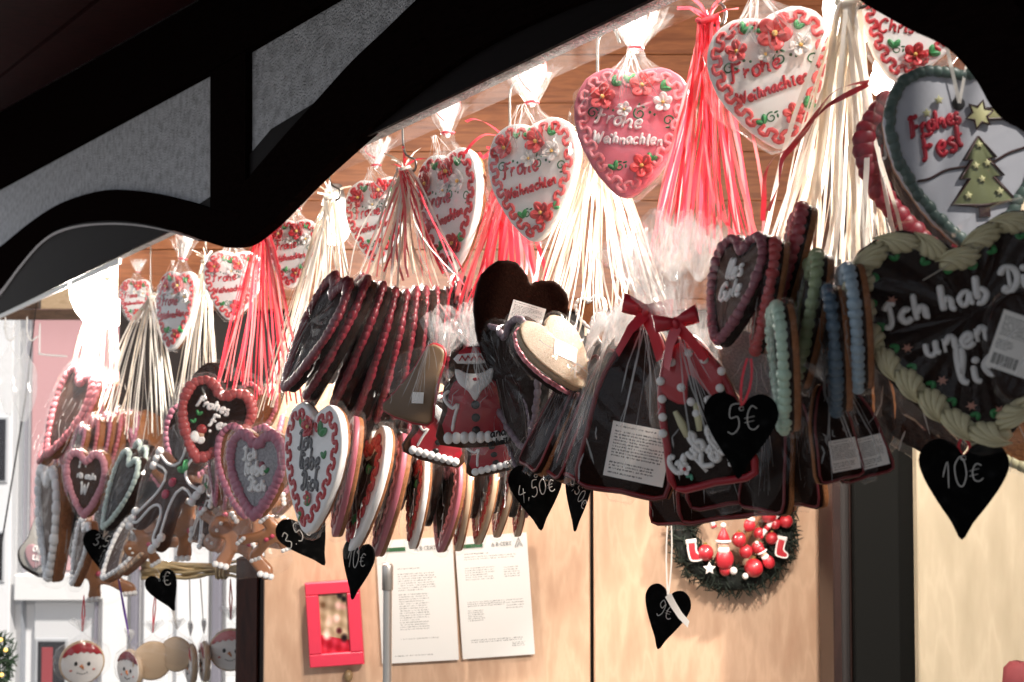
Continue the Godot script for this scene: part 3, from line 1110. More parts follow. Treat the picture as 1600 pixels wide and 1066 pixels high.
# ---------------------------------------------------------------- daylight street at the far left
func build_street():
	var g := Geo.new()
	box(g, Vector3(-200, -2.0, -200), Vector3(200, -1.6, 200))
	structure("ground", g.mesh(), mat("street_paving", .2, .195, .19, .85))
	g = Geo.new()
	box(g, Vector3(-60, -1.6, -6.6), Vector3(60, 0, 60))
	structure("terrace_pavement", g.mesh(), mat("paving", .10, .095, .09, .8))
	var D := 13.0
	var house := thing("shop_house", "pale rendered house with a pink wall panel across the street", "house", Vector3(at(150, 800, D).x, 0, -D))
	var o := house.position
	var rect := func(called: String, x0: float, x1: float, y0: float, y1: float, z0: float, z1: float, m: Material, parent: Node):
		var a := at(x0, y1, D) - o
		var b := at(x1, y0, D) - o
		return part(called, box_mesh(Vector3(a.x, a.y, z0), Vector3(b.x, b.y, z1), .01), m, parent)
	var render_white := mat("white_render", .78, .78, .79, .85)
	render_white.heightmap_enabled = true
	render_white.heightmap_texture = noise_tex("render_height", .06, [], 4)
	render_white.heightmap_scale = .1
	render_white.uv1_triplanar = true
	part("wall", box_mesh(Vector3(-7, -1.6, -3), Vector3(6, 7.5, -.1)), render_white, house)
	var gw := Geo.new()
	box(gw, Vector3(-7.3, 7.5, -3.3), Vector3(6.3, 7.75, .3))
	part("roof", gw.mesh(), mat("roof_slate", .08, .08, .09, .7), house)
	rect.call("pink_panel", 42, 258, 440, 893, -.1, -.05, mat("pink_render", .62, .34, .35, .85), house)
	rect.call("pilaster", -60, 27, 380, 1500, -.1, .06, render_white, house)
	rect.call("corner_post", 27, 43, 400, 1500, -.1, .02, mat("grey_post", .34, .36, .4, .6), house)
	rect.call("sill", 28, 158, 896, 936, -.1, .12, mat("sill_stone", .8, .79, .78, .7), house)
	rect.call("plinth_wall", 43, 150, 936, 1500, -.1, -.03, mat("grey_render", .66, .66, .67, .85), house)
	var dark := mat("dark_glass", .02, .02, .025, .12)
	for q in [[-4, 14, 655, 750], [-4, 9, 832, 905]]:
		var w = rect.call("window", q[0] - 5, q[1] + 3, q[2] - 4, q[3] + 4, .05, .08, mat("grey_frame", .45, .46, .48, .5), house)
		rect.call("pane", q[0], q[1], q[2], q[3], .075, .09, dark, w)
	var w2 = rect.call("window", 50, 105, 998, 1200, -.04, -.015, mat("grey_frame", .45, .46, .48, .5), house)
	rect.call("pane", 55, 101, 1003, 1200, -.02, -.008, dark, w2)
	rect.call("curtain", 62, 82, 1012, 1200, -.008, .0, mat("red_curtain", .3, .04, .05, .8), w2)
	# shop front: white panes between grey posts
	for q in [[150, 198], [216, 262], [268, 326], [346, 420]]:
		rect.call("white_board", q[0], q[1], 840, 1500, -.08, -.03, mat("white_board", .85, .85, .85, .5), house)
	for q in [[141, 152], [198, 216], [326, 346]]:
		rect.call("grey_mullion", q[0], q[1], 840, 1500, -.08, .03, mat("grey_mullion", .2, .19, .23, .6), house)
	# upper part behind the goods
	for q in [[262, 420]]:
		rect.call("upper_window", q[0], q[1], 480, 830, -.08, -.03, mat("white_board", .85, .85, .85, .5), house)
	# garland with small lights at the bottom left corner
	var ga := thing("fir_garland", "dark fir garland with small yellow lights at the bottom left corner", "garland", at(2, 1040, 9.0))
	var gg := Geo.new()
	var r := RandomNumberGenerator.new()
	r.seed = 3
	for i in 420:
		var p := Vector3(r.randf_range(-.12, .08), r.randf_range(-.3, .22), r.randf_range(-.06, .06))
		if p.x > .1 - absf(p.y) * .2: continue
		blob(gg, p, Vector3(.006, .045, .006), Basis(Vector3(r.randf(), r.randf(), r.randf()).normalized(), r.randf() * 6), 4, 3)
	var needles := part("needles", gg.mesh(), mat("fir", .015, .04, .015, .7), ga)
	needles.set_meta("kind", "stuff")
	var warm := mat("fairy_light", .9, .7, .3, .4)
	warm.emission_enabled = true; warm.emission = Color(1, .75, .3); warm.emission_energy_multiplier = 1.6
	for q in [[.02, .19], [.055, .12], [-.01, .07], [.03, -.05], [.0, -.12]]:
		part("fairy_light", dot_mesh(), warm, ga, Transform3D(Basis().scaled(Vector3.ONE * .014), Vector3(q[0], q[1], .07)))

# ---------------------------------------------------------------- timber front, soffit, rail
func build_stall():
	var timber := wood("black_timber", [.0022, .0014, .0013], [.0075, .0042, .0038], Vector3(3, 14, 3), .8)
	var plaster := mat("plaster", .72, .725, .75, .95)
	plaster.heightmap_enabled = true
	plaster.heightmap_texture = noise_tex("plaster_height", .09, [], 4, false, 512)
	plaster.heightmap_scale = 1.6
	plaster.albedo_texture = noise_tex("plaster_tone", .016, [[0, .45, .45, .45], [.4, .72, .72, .72], [.55, .88, .88, .88], [1, 1, 1, 1]], 6, false, 512)
	plaster.uv1_triplanar = true
	plaster.uv1_world_triplanar = true
	plaster.uv1_scale = Vector3(2.6, 2.6, 2.6)
	var gable := thing("timber_gable", "black timber framing with grey plaster fields over the stall opening", "timber frame", plane_point(0, 0, .1))
	var back := gable.position
	var shift := func(pts: PackedVector3Array) -> PackedVector3Array:
		var q := PackedVector3Array()
		for p in pts: q.append(p - back)
		return q
	# plaster field: one sheet behind the timbers
	var g := Geo.new()
	timber.specular_mode = BaseMaterial3D.SPECULAR_DISABLED
	slab(g, shift.call(PackedVector3Array([plane_point(-1.6, 2.088, .1), plane_point(8.5, 2.088, .1), plane_point(8.5, 4.6, .1), plane_point(-1.6, 3.6, .1)])), -OUT * .03)
	part("plaster_panel", g.mesh(), plaster, gable)
	# straight fascia board behind the arches
	g = Geo.new()
	var fp := PackedVector3Array([plane_point(-1.6, 2.085, .108), plane_point(8.5, 2.085, .108)])
	for q in [[8.5, 2.4], [7.8, 2.45], [6.2, 2.47], [5.1, 2.48], [4.0, 2.38], [3.2, 2.27], [2.32, 2.11], [1.8, 2.13], [1.35, 2.21], [-1.6, 2.21]]: fp.append(plane_point(q[0], q[1], .108))
	slab(g, shift.call(fp), -OUT * .007)
	var fw := wood("fascia_wood", [.003, .002, .002], [.007, .004, .004], Vector3(2, 12, 2), .7)
	fw.metallic_specular = .15
	part("fascia_board", g.mesh(), fw, gable)
	g = Geo.new()
	slab(g, shift.call(strip_on_front([-70, 505, -30, 475, 0, 450, 30, 411, 65, 372, 100, 353, 150, 345, 210, 347, 270, 360, 320, 377, 352, 387], [-70, 432, -30, 405, 0, 385, 50, 345, 100, 315, 165, 297, 225, 300, 280, 312, 325, 325, 352, 334], .12)), -OUT * .03)
	part("arch_brace", g.mesh(), timber, gable)
	# thin moulding under the left arch
	g = Geo.new()
	slab(g, shift.call(strip_on_front([-70, 518, -30, 488, 0, 462, 30, 421, 65, 381, 100, 361, 150, 352, 210, 353, 270, 364, 310, 377], [-70, 509, -30, 479, 0, 454, 30, 415, 65, 376, 100, 357, 150, 349, 210, 350, 270, 362, 310, 375], .116)), -OUT * .02)
	part("arch_moulding", g.mesh(), wood("moulding_wood", [.05, .026, .024], [.09, .048, .044], Vector3(4, 9, 4), .45), gable)
	g = Geo.new()
	slab(g, shift.call(strip_on_front([352, 387, 380, 382, 415, 355, 450, 320, 480, 288, 520, 250, 570, 205, 640, 148, 740, 78, 840, 28, 930, -8, 1050, -45, 1200, -60, 1290, -38, 1350, 5, 1420, 45, 1480, 75, 1522, 120, 1548, 165, 1572, 190, 1620, 222, 1780, 370], [352, 320, 370, 300, 383, 283, 415, 245, 450, 205, 500, 150, 550, 95, 600, 48, 655, -5, 740, -80, 850, -150, 950, -190, 1080, -220, 1220, -220, 1330, -190, 1420, -150, 1500, -90, 1560, -30, 1610, 40, 1650, 90, 1780, 230], .122)), -OUT * .03)
	part("arch_brace", g.mesh(), timber, gable)
	g = Geo.new()
	slab(g, shift.call(outline_on_front([328, 345, 383, 345, 383, 20, 328, 40], .118)), -OUT * .03)
	part("post", g.mesh(), timber, gable)
	g = Geo.new()
	slab(g, shift.call(outline_on_front([-120, 360, 0, 293, 328, 110, 505, 4, 700, -112, 1000, -290, 1400, -530, 1400, -640, 1000, -400, 700, -225, 330, -10, 0, 175, -120, 240], .126)), -OUT * .04)
	part("rafter", g.mesh(), timber, gable)
	g = Geo.new()
	slab(g, shift.call(PackedVector3Array([plane_point(-.875, 0, .124), plane_point(-.99, 0, .124), plane_point(-.99, 2.4, .124), plane_point(-.875, 2.4, .124)])), -OUT * .1)
	part("corner_post", g.mesh(), timber, gable)
	# roof overhang: boards running with the rafter, out over the lane
	var roof := thing("roof_overhang", "dark red-brown boarded roof overhang above the lane", "roof")
	var a := on_front(-20, 186, .13)
	var b := on_front(1400, -617, .13)
	var run := b - a
	for k in 6:
		var gg := Geo.new()
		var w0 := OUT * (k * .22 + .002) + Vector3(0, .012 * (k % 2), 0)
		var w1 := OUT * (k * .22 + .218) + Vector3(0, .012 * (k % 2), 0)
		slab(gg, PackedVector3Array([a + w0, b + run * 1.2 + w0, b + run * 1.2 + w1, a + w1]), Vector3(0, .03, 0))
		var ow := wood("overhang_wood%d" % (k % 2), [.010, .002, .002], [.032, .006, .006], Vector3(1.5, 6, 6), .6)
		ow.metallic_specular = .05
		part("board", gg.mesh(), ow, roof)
	var gr := Geo.new()
	slab(gr, PackedVector3Array([a + Vector3(0, .05, 0) - OUT * .1, b + run * 1.2 + Vector3(0, .05, 0) - OUT * .1, b + run * 1.2 + Vector3(0, .05, 0) + OUT * 1.36, a + Vector3(0, .05, 0) + OUT * 1.36]), Vector3(0, .04, 0))
	part("roof_skin", gr.mesh(), mat("roof_felt", .03, .03, .03, .9), roof)
	# clear plastic weather strip below the fascia, and the rail
	var strip := Geo.new()
	var sp := PackedVector3Array()
	for p in [plane_point(1.25, 2.05, .09), plane_point(-.45, 2.05, .09), plane_point(-.45, 2.13, .09), plane_point(1.25, 2.13, .09)]: sp.append(p)
	slab(strip, sp, -OUT * .002)
	tag(part("plastic_strip", strip.mesh(), film_mat(), self), "clear plastic strip along the lower edge of the black beam", "plastic strip")
	var strip2 := Geo.new()
	slab(strip2, PackedVector3Array([plane_point(3.2, 2.062, .1), plane_point(8.4, 2.062, .1), plane_point(8.4, 2.083, .1), plane_point(3.2, 2.083, .1)]), -OUT * .012)
	tag(part("edge_trim", strip2.mesh(), mat("white_trim", .8, .78, .74, .4), self), "pale trim along the lower edge of the far left beam", "trim")
	var rail := Geo.new()
	tube(rail, PackedVector3Array([plane_point(-1.2, 2.14, .0), plane_point(5.2, 2.14, .0)]), .008, -1.0, 8)
	tag(part("hanging_rail", rail.mesh(), mat("steel", .5, .48, .45, .3, {"metallic": 1.0}), self), "steel rail under the beam from which the goods hang", "rail")

# ---------------------------------------------------------------- inside
func build_interior():
	var orange := [[.13, .038, .012], [.26, .094, .034]]
	var upper := thing("boarded_wall", "orange-brown wall of horizontal boards behind the ribbons", "wall", Vector3(0, 0, -5.2))
	var y := 1.98
	var k := 0
	while y < 3.9:
		var h := .2
		part("board", box_mesh(Vector3(-1.6, 0, 0), Vector3(3.6, h - .002, .025), .002), wood("board_wood%d" % (k % 3), orange[0], orange[1], Vector3(.5, 5, 1), .45), upper, Transform3D(Basis(), Vector3(0, y, .004 * (k % 2))))
		y += h
		k += 1
	part("dark_backing", box_mesh(Vector3(-1.6, 1.0, -.06), Vector3(3.6, 3.95, -.01)), mat("dark_brown", .012, .008, .007, .7), upper)
	part("shelf_edge", box_mesh(Vector3(-1.5, 1.93, 0), Vector3(3.5, 1.975, .09), .005), wood("board_wood0", orange[0], orange[1], Vector3(.5, 5, 1), .45), upper)
	# ceiling, right-hand and rear closing
	var ceil := Geo.new()
	slab(ceil, PackedVector3Array([Vector3(3.5, 3.9, -5.25), plane_point(-1.6, 3.9, .05), plane_point(8.4, 3.9, .05), Vector3(-2.3, 3.9, -9.2), Vector3(-1.0, 3.9, -5.25)]), Vector3(0, .08, 0))
	structure("ceiling", ceil.mesh(), wood("board_wood1", orange[0], orange[1], Vector3(.5, 5, 1), .45))
	var rw := Geo.new()
	box(rw, Vector3(3.5, 0, -5.3), Vector3(3.6, 3.9, .3))
	tag(part("side_wall", rw.mesh(), wood("board_wood2", orange[0], orange[1], Vector3(.5, 5, 1), .45), self), "orange wooden side wall closing the stall on the right", "wall")
	# cupboard wall with papers
	var cz := -4.0
	var pale := [[.48, .29, .185], [.62, .41, .275]]
	var yt := at(800, 600, 4.0).y
	var cup := thing("cupboard", "pale wood cupboard front with a narrow dark gap between its doors", "cupboard", Vector3(0, 0, cz))
	var x0 := at(412, 900, 4.0).x
	var xg := at(925, 900, 4.0).x
	var x1 := at(1298, 900, 4.0).x
	part("door", box_mesh(Vector3(x0, 0, -.03), Vector3(xg - .006, yt, 0), .004), wood("cupboard_wood", pale[0], pale[1], Vector3(2.2, .5, 2.2), .5), cup)
	part("door", box_mesh(Vector3(xg + .006, 0, -.03), Vector3(x1, yt, 0), .004), wood("cupboard_wood2", pale[0], pale[1], Vector3(2.0, .45, 2.2), .5), cup)
	part("carcass", box_mesh(Vector3(x0 + .01, 0, -.5), Vector3(x1 + .02, yt - .01, -.04)), mat("dark_brown", .012, .008, .007, .7), cup)
	var kn := Geo.new()
	blob(kn, Vector3(at(545, 1055, 4.0).x, at(545, 1055, 4.0).y, .012), Vector3(.014, .02, .014))
	part("knob", kn.mesh(), mat("knob_brass", .3, .2, .1, .4), cup)
	# jamb, strip, dark panel and beige board on the right
	var post := thing("door_post", "dark brown door post with a thin pale edge right of the wreath", "post", at(1318, 900, 3.7) * Vector3(1, 0, 1))
	part("post", box_mesh(Vector3(-.034, 0, -.15), Vector3(.02, 2.3, .02), .004), wood("jamb_wood", [.012, .005, .004], [.026, .011, .008], Vector3(5, .8, 5), .4), post)
	part("groove", box_mesh(Vector3(-.012, 0, .0), Vector3(.012, 2.3, .024), .003), mat("dark_brown", .012, .008, .007, .7), post)
	part("pale_edge", box_mesh(Vector3(.021, 0, -.15), Vector3(.034, 2.3, .026), .003), wood("cupboard_wood", pale[0], pale[1], Vector3(2.2, .5, 2.2), .5), post)
	var ap := at(1336, 900, 3.65)
	var bp := at(1426, 900, 3.65)
	tag(part("dark_panel", box_mesh(Vector3(ap.x, 0, -3.7), Vector3(bp.x + .02, 2.4, -3.65), .003), mat("charcoal", .007, .007, .0065, .6, {"metallic_specular": .15}), self), "charcoal grey panel between the door post and the beige board", "panel")
	var bb := thing("beige_board", "beige wooden board at the right behind the ten euro tag", "board", Vector3(bp.x, 0, -3.6))
	part("board", box_mesh(Vector3(0, 0, -.04), Vector3(1.9, 2.3, 0), .004), wood("beige_wood", [.34, .28, .19], [.43, .355, .25], Vector3(1.6, .35, 1.6), .5), bb)
	# far-left end frame with a clear pane towards the street
	var fr := thing("end_frame", "dark and pale wooden header of the clear side window at far left", "window frame", at(70, 480, 9.1))
	var o := fr.position
	var hb := func(called: String, xa: float, xb: float, ya: float, yb: float, z0: float, z1: float, m: Material):
		var p := at(xa, yb, 9.1) - o
		var q := at(xb, ya, 9.1) - o
		return part(called, box_mesh(Vector3(p.x, p.y, z0), Vector3(q.x, q.y, z1), .004), m, fr)
	hb.call("header", -40, 330, 484, 500, -.03, .03, wood("header_wood", [.05, .028, .018], [.12, .07, .045], Vector3(1, 5, 2), .5))
	hb.call("pine_board", 64, 330, 300, 483, -.03, .01, wood("pine_wood", [.48, .33, .2], [.66, .5, .33], Vector3(1, 3, 2), .5))
	hb.call("dark_board", -40, 62, 440, 483, -.03, .02, wood("header_wood", [.05, .028, .018], [.12, .07, .045], Vector3(1, 5, 2), .5))
	hb.call("pane", -40, 405, 501, 1200, -.004, .002, film_mat())
	# brown post at the left of the cupboard
	var bpz := at(392, 960, 4.3)
	var pp := thing("brown_post", "dark red-brown wooden post between the golden twigs and the cupboard", "post", Vector3(bpz.x, 0, -4.3))
	part("post", box_mesh(Vector3(-.045, 0, -.05), Vector3(.03, at(392, 872, 4.3).y, .03), .005), wood("red_wood", [.03, .009, .006], [.075, .02, .012], Vector3(6, .8, 6), .4), pp)
	part("side_strip", box_mesh(Vector3(.0305, 0, -.05), Vector3(.055, at(392, 872, 4.3).y, .02), .004), wood("jamb_wood", [.022, .010, .007], [.045, .02, .014], Vector3(5, .8, 5), .4), pp)

	# papers on the cupboard
	for q in [["first", 652, 938, 119, 190, 3.2, "white printed certificate behind the silver pole"], ["second", 773, 931, 112, 188, 4.0, "white printed certificate hanging right of the other one"]]:
		var c := at(q[1], q[2], 3.985)
		var pw: float = q[3] * 3.985 / F
		var phh: float = q[4] * 3.985 / F
		var pa := thing("certificate", q[6], "paper sheet", c, "certificates on the cupboard door")
		pa.rotation.z = deg_to_rad(q[5])
		var pm := mat("print_" + q[0], .85, .84, .82, .6)
		pm.albedo_color = Color.WHITE
		var rows := [[60, 130, 88, 2, 1, 8], [60, 175, 104, 2, 8, 7], [60, 150, 166, 2, 16, 7], [60, 180, 300, 2, 1, 7], [40, 160, 350, 2, 1, 6]] if q[0] == "first" else [[26, 110, 52, 3, 1, 8], [26, 190, 62, 2, 2, 7], [26, 120, 96, 2, 6, 7], [150, 200, 100, 2, 5, 7], [26, 150, 200, 2, 3, 6], [26, 80, 226, 2, 6, 6], [150, 205, 200, 2, 4, 8], [30, 200, 316, 2, 2, 6], [160, 205, 330, 2, 3, 5]]
		pm.albedo_texture = print_texture("sheet_" + q[0], 230, 372, rows, Color(.25, .25, .25), Color(.83, .82, .805))
		part("sheet", card_mesh(pw, phh, .002), pm, pa)
		part("green_bar", box_mesh(Vector3(-pw * .49, phh * .405, .0015), Vector3(-pw * .12, phh * .437, .0024)), mat("bar_green", .02, .09, .03, .6), pa)
		var tm := TextMesh.new()
		tm.text = "A·B·CERT"
		var sf := SystemFont.new()
		sf.font_names = PackedStringArray(["Droid Serif"])
		tm.font = sf
		tm.font_size = 32
		tm.pixel_size = pw * .30 / 150.0
		tm.depth = .0006
		part("heading", tm, mat("print_black", .02, .02, .02, .6), pa, Transform3D(Basis(), Vector3(pw * .14, phh * .42, .002)))
		var lg := Geo.new()
		var lx := pw * .38
		var ly := phh * .42
		tube(lg, PackedVector3Array([Vector3(lx - .012, ly - .012, .002), Vector3(lx, ly + .016, .002), Vector3(lx + .012, ly - .012, .002)]), .0017, -1.0, 5)
		tube(lg, PackedVector3Array([Vector3(lx - .005, ly - .012, .002), Vector3(lx + .002, ly + .002, .002), Vector3(lx + .006, ly - .010, .002)]), .0012, -1.0, 5)
		part("emblem", lg.mesh(), mat("print_black", .02, .02, .02, .6), pa)
	# pink picture frame
	var fc := at(523, 974, 3.97)
	var s := 3.97 / F
	var pf := thing("picture_frame", "bright pink picture frame with a flower photo on the cupboard", "picture frame", fc)
	pf.rotation.z = deg_to_rad(4.0)
	var pinkm := mat("pink_paint", .74, .045, .09, .35)
	for q in [[-42, 42, 46, 65], [-42, 42, -65, -45], [-42, -22, -45, 46], [22, 42, -45, 46]]:
		part("frame_bar", box_mesh(Vector3(q[0] * s, q[2] * s, -.012), Vector3(q[1] * s, q[3] * s, .014), .003), pinkm, pf)
	var im := Image.create(64, 130, false, Image.FORMAT_RGB8)
	for yy in 130:
		for xx in 64:
			var c := Color(.70, .60, .48)
			var fl := (sin(xx * .31 + yy * .05) + sin(yy * .23 - xx * .11)) * .05
			if yy > 88 + xx * .25: c = Color(.72, .12, .2)
			for bl in [[42, 28, 11, .93, .74, .68], [52, 30, 9, .9, .66, .6], [22, 60, 13, .95, .8, .72], [36, 56, 11, .92, .74, .68], [14, 88, 13, .97, .86, .78], [50, 98, 10, .1, .02, .03], [46, 6, 9, .08, .07, .07], [54, 14, 8, .1, .09, .09], [40, 82, 8, .3, .05, .08], [8, 24, 8, .55, .42, .3]]:
				var dd: float = Vector2((xx - bl[0]) / 1.0, (yy - bl[1]) / 1.15).length() / bl[2]
				c = c.lerp(Color(bl[3], bl[4], bl[5]), clampf(1.4 - dd * 1.4 + fl, 0, 1))
			im.set_pixel(xx, yy, Color(c.r + fl, c.g + fl, c.b + fl))
	var pmx := mat("flower_photo", 1, 1, 1, .3)
	pmx.albedo_color = Color.WHITE
	pmx.albedo_texture = ImageTexture.create_from_image(im)
	part("photo", card_mesh(46 * s, 93 * s, .002), pmx, pf, Transform3D(Basis(), Vector3(0, .5 * s, .0)))
	# silver pole
	var pc := at(605, 1066, 3.3)
	var pt := at(604, 885, 3.3)
	var pole := thing("silver_pole", "silver metal pole with a wider cap in front of the certificates", "pole", Vector3(pc.x, 0, -3.3))
	var cyl := CylinderMesh.new()
	cyl.top_radius = .0115; cyl.bottom_radius = .0115; cyl.height = pt.y - .04; cyl.radial_segments = 20
	var silver := mat("brushed_steel", .62, .6, .57, .38, {"metallic": .85})
	part("shaft", cyl, silver, pole, Transform3D(Basis(), Vector3(0, (pt.y - .04) / 2, 0)))
	var cap := Geo.new()
	var rings := []
	for q in [[-.06, .0145], [.0, .0145], [.006, .012], [.008, .006]]:
		var ring := PackedVector3Array()
		for i in 20: ring.append(Vector3(cos(TAU * i / 20) * q[1], pt.y + q[0], sin(TAU * i / 20) * q[1]))
		rings.append(ring)
	loft(cap, rings)
	part("cap", cap.mesh(), silver, pole)
	# wreath
	build_wreath()

func build_wreath():
	var c := at(1145, 828, 3.93)
	var px := 3.93 / F
	var o := thing("christmas_wreath", "dark fir wreath with red baubles and candy canes on the cupboard", "wreath", c)
	var r := RandomNumberGenerator.new()
	r.seed = 21
	var needle := Geo.new()
	blob(needle, Vector3.ZERO, Vector3(.0022, .02, .0022), Basis(), 4, 3)
	var mm := MultiMesh.new()
	mm.transform_format = MultiMesh.TRANSFORM_3D
	mm.mesh = needle.mesh()
	mm.instance_count = 2600
	for i in 2600:
		var a := r.randf() * TAU
		var b := r.randf() * TAU
		var rad := 25.0 * sqrt(r.randf()) * px
		var p := Vector3(cos(a), sin(a), 0) * (78 * px + cos(b) * rad) + Vector3(0, 0, sin(b) * rad * .8)
		mm.set_instance_transform(i, Transform3D(Basis(Vector3(r.randf_range(-1, 1), r.randf_range(-1, 1), r.randf_range(-1, 1)).normalized(), r.randf() * 6), p))
	var ne := MultiMeshInstance3D.new()
	ne.name = "needles"
	ne.multimesh = mm
	ne.material_override = mat("wreath_fir", .008, .016, .008, .7)
	ne.set_meta("kind", "stuff")
	o.add_child(ne)
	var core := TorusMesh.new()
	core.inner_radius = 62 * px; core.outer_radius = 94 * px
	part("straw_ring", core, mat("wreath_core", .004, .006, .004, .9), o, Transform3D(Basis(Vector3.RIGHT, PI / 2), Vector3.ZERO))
	var red := mat("bauble_red", .42, .012, .02, .12, {"clearcoat_enabled": true, "clearcoat": 1.0})
	for q in [[1098, 870, 13], [1150, 850, 12], [1128, 897, 9], [1172, 893, 15], [1160, 868, 11], [1178, 862, 10], [1195, 812, 14], [1215, 802, 12], [1222, 822, 11], [1205, 826, 9], [1085, 805, 10], [1180, 840, 9], [1200, 848, 10]]:
		var p := Vector3((q[0] - 1145) * px, (838 - q[1]) * px, .055)
		var bb := part("bauble", dot_mesh(), red, o, Transform3D(Basis().scaled(Vector3.ONE * q[2] * px), p))
		part("bauble_cap", box_mesh(Vector3(-.2, .95, -.2), Vector3(.2, 1.2, .2), .05), mat("gold", .6, .42, .15, .3, {"metallic": .9}), bb)
	var white := mat("cane_white", .78, .72, .68, .4)
	for q in [[1140, 897, 6], [1158, 905, 5], [1120, 852, 6]]:
		part("pearl", dot_mesh(), white, o, Transform3D(Basis().scaled(Vector3.ONE * q[2] * px), Vector3((q[0] - 1145) * px, (838 - q[1]) * px, .065)))
	# candy canes: white tube wound with red
	for q in [[1180, 848, 38.0, 88.0], [1112, 832, -25.0, 60.0], [1230, 805, 20.0, 60.0]]:
		var cg := Geo.new()
		var rg := Geo.new()
		var path := PackedVector3Array()
		var l: float = q[3] * px
		for k in 14:
			var v := k / 13.0
			if v < .62: path.append(Vector3(0, v / .62 * l * .75, 0))
			else:
				var a := (v - .62) / .38 * PI
				path.append(Vector3(-l * .14 + cos(a) * l * .14, l * .75 + sin(a) * l * .16, 0))
		tube(cg, path, 4 * px, -1.0, 8)
		for k in range(0, 13, 2):
			tube(rg, PackedVector3Array([path[k].lerp(path[k + 1], .1), path[k].lerp(path[k + 1], .8)]), 4.6 * px, 4.6 * px, 8)
		var cn := part("candy_cane", cg.mesh(), white, o, Transform3D(Basis(Vector3.BACK, deg_to_rad(-q[2])), Vector3((q[0] - 1145) * px, (838 - q[1]) * px, .06)))
		part("red_stripes", rg.mesh(), icing("red", .45, .02, .03), cn)
	# little santas and stockings
	for q in [[1125, 855, 15.0, 0.0], [1185, 870, 10.0, 30.0], [1170, 812, 10.0, -20.0]]:
		var s: float = q[2] * px
		var hat := Geo.new()
		var rings := []
		for k in [[0.2, .75], [.9, .5], [1.5, .18], [1.7, .05]]:
			var ring := PackedVector3Array()
			for i in 10: ring.append(Vector3(cos(TAU * i / 10) * k[1], k[0], sin(TAU * i / 10) * k[1]))
			rings.append(ring)
		loft(hat, rings)
		var fig := part("santa_ornament", hat.mesh(), icing("red", .45, .02, .03), o, Transform3D(Basis(Vector3.BACK, deg_to_rad(q[3])) * Basis().scaled(Vector3.ONE * s), Vector3((q[0] - 1145) * px, (838 - q[1]) * px, .065)))
		part("hat_brim", dot_mesh(), white, fig, Transform3D(Basis().scaled(Vector3(.85, .28, .85)), Vector3(0, .2, 0)))
		part("pompom", dot_mesh(), white, fig, Transform3D(Basis().scaled(Vector3.ONE * .3), Vector3(0, 1.8, 0)))
		part("face", dot_mesh(), mat("skin_paint", .6, .34, .24, .5), fig, Transform3D(Basis().scaled(Vector3(.55, .55, .55)), Vector3(0, -.25, .1)))
		part("beard", dot_mesh(), white, fig, Transform3D(Basis().scaled(Vector3(.62, .55, .5)), Vector3(0, -.65, .2)))
		part("coat", dot_mesh(), icing("red", .45, .02, .03), fig, Transform3D(Basis().scaled(Vector3(.95, 1.1, .8)), Vector3(.1, -1.6, 0)))
	for q in [[1078, 868, 8.0, 18.0], [1212, 862, -12.0, 17.0]]:
		var w: float = q[3] * px
		var ol := smooth(v2([-.3, .8, .3, .8, .32, -.1, .75, -.4, .7, -.75, .1, -.8, -.3, -.55]), 3, true)
		var st := part("felt_stocking", plate_mesh("stocking", ol, -.12, .12, .06), icing("red", .45, .02, .03), o, Transform3D(Basis(Vector3.BACK, deg_to_rad(q[2])) * Basis().scaled(Vector3.ONE * w), Vector3((q[0] - 1145) * px, (838 - q[1]) * px, .06)))
		part("white_edge", outline_tube("stocking_edge", ol, 0.0, .08, .09), white, st)
		part("cuff", box_mesh(Vector3(-.45, .7, -.2), Vector3(.45, 1.05, .2), .08), white, st)
	var so := PackedVector2Array()
	for i in 10: so.append(Vector2.from_angle(PI / 2 + TAU * i / 10) * (1.0 if i % 2 == 0 else .5))
	part("star", plate_mesh("star5", so, -.15, .15, .08), white, o, Transform3D(Basis().scaled(Vector3.ONE * 10 * px), Vector3((1103 - 1145) * px, (838 - 893) * px, .07)))
	var cs := Geo.new()
	tube(cs, PackedVector3Array([Vector3((1155 - 1145) * px, (838 - 858) * px, .06), Vector3((1186 - 1145) * px, (838 - 800) * px, .07)]), 4.5 * px, 4.5 * px, 8)
	part("cinnamon_stick", cs.mesh(), mat("cinnamon", .22, .08, .03, .7), o)

# ---------------------------------------------------------------- goods
func hang(label: String, group: String, px: float, py: float, wpx: float, yaw: float, roll: float, d: Dictionary, off := 0.0, pitch := 0.0, called := "gingerbread_heart", category := "gingerbread heart") -> Node3D:
	var c := on_front(px, py, off)
	return heart(called, label, category, group, c, wpx * -c.z / F, facing(px, yaw, roll, pitch), d)

func frohe(coat: Material, wave: Material, ink: Material, words: Array, red: Material) -> Dictionary:
	var w := icing("white", .8, .79, .78)
	return {
		"coat": coat, "coat_wrap": .085, "wave": [wave, .075, .036, 22, .02],
		"text": [words, ink, .0122],
		"flowers": [[-.27, .25, .11, red], [.1, .30, .13, red], [-.03, .15, .075, w], [.28, .15, .095, w], [.12, -.38, .10, red]],
		"leaves": [[-.17, .35, .07, -.5], [.0, .33, .07, .4], [.24, .31, .07, -.6], [.22, -.34, .07, -.7], [-.1, -.37, .07, .6]],
		"swirls": [[-.33, .1, .05, .3], [.08, .09, .055, 2.2], [.33, .03, .05, -.4], [-.06, -.36, .045, 1.2]],
		"dots": [[-.2, .14, .014, icing("dark_green", .012, .12, .045)], [-.15, .12, .012, icing("dark_green", .012, .12, .045)], [.17, .1, .014, icing("dark_green", .012, .12, .045)], [.21, .08, .012, icing("dark_green", .012, .12, .045)], [-.3, -.2, .02, wave], [-.2, -.36, .02, wave]],
		"film": "bag", "round": true,
	}

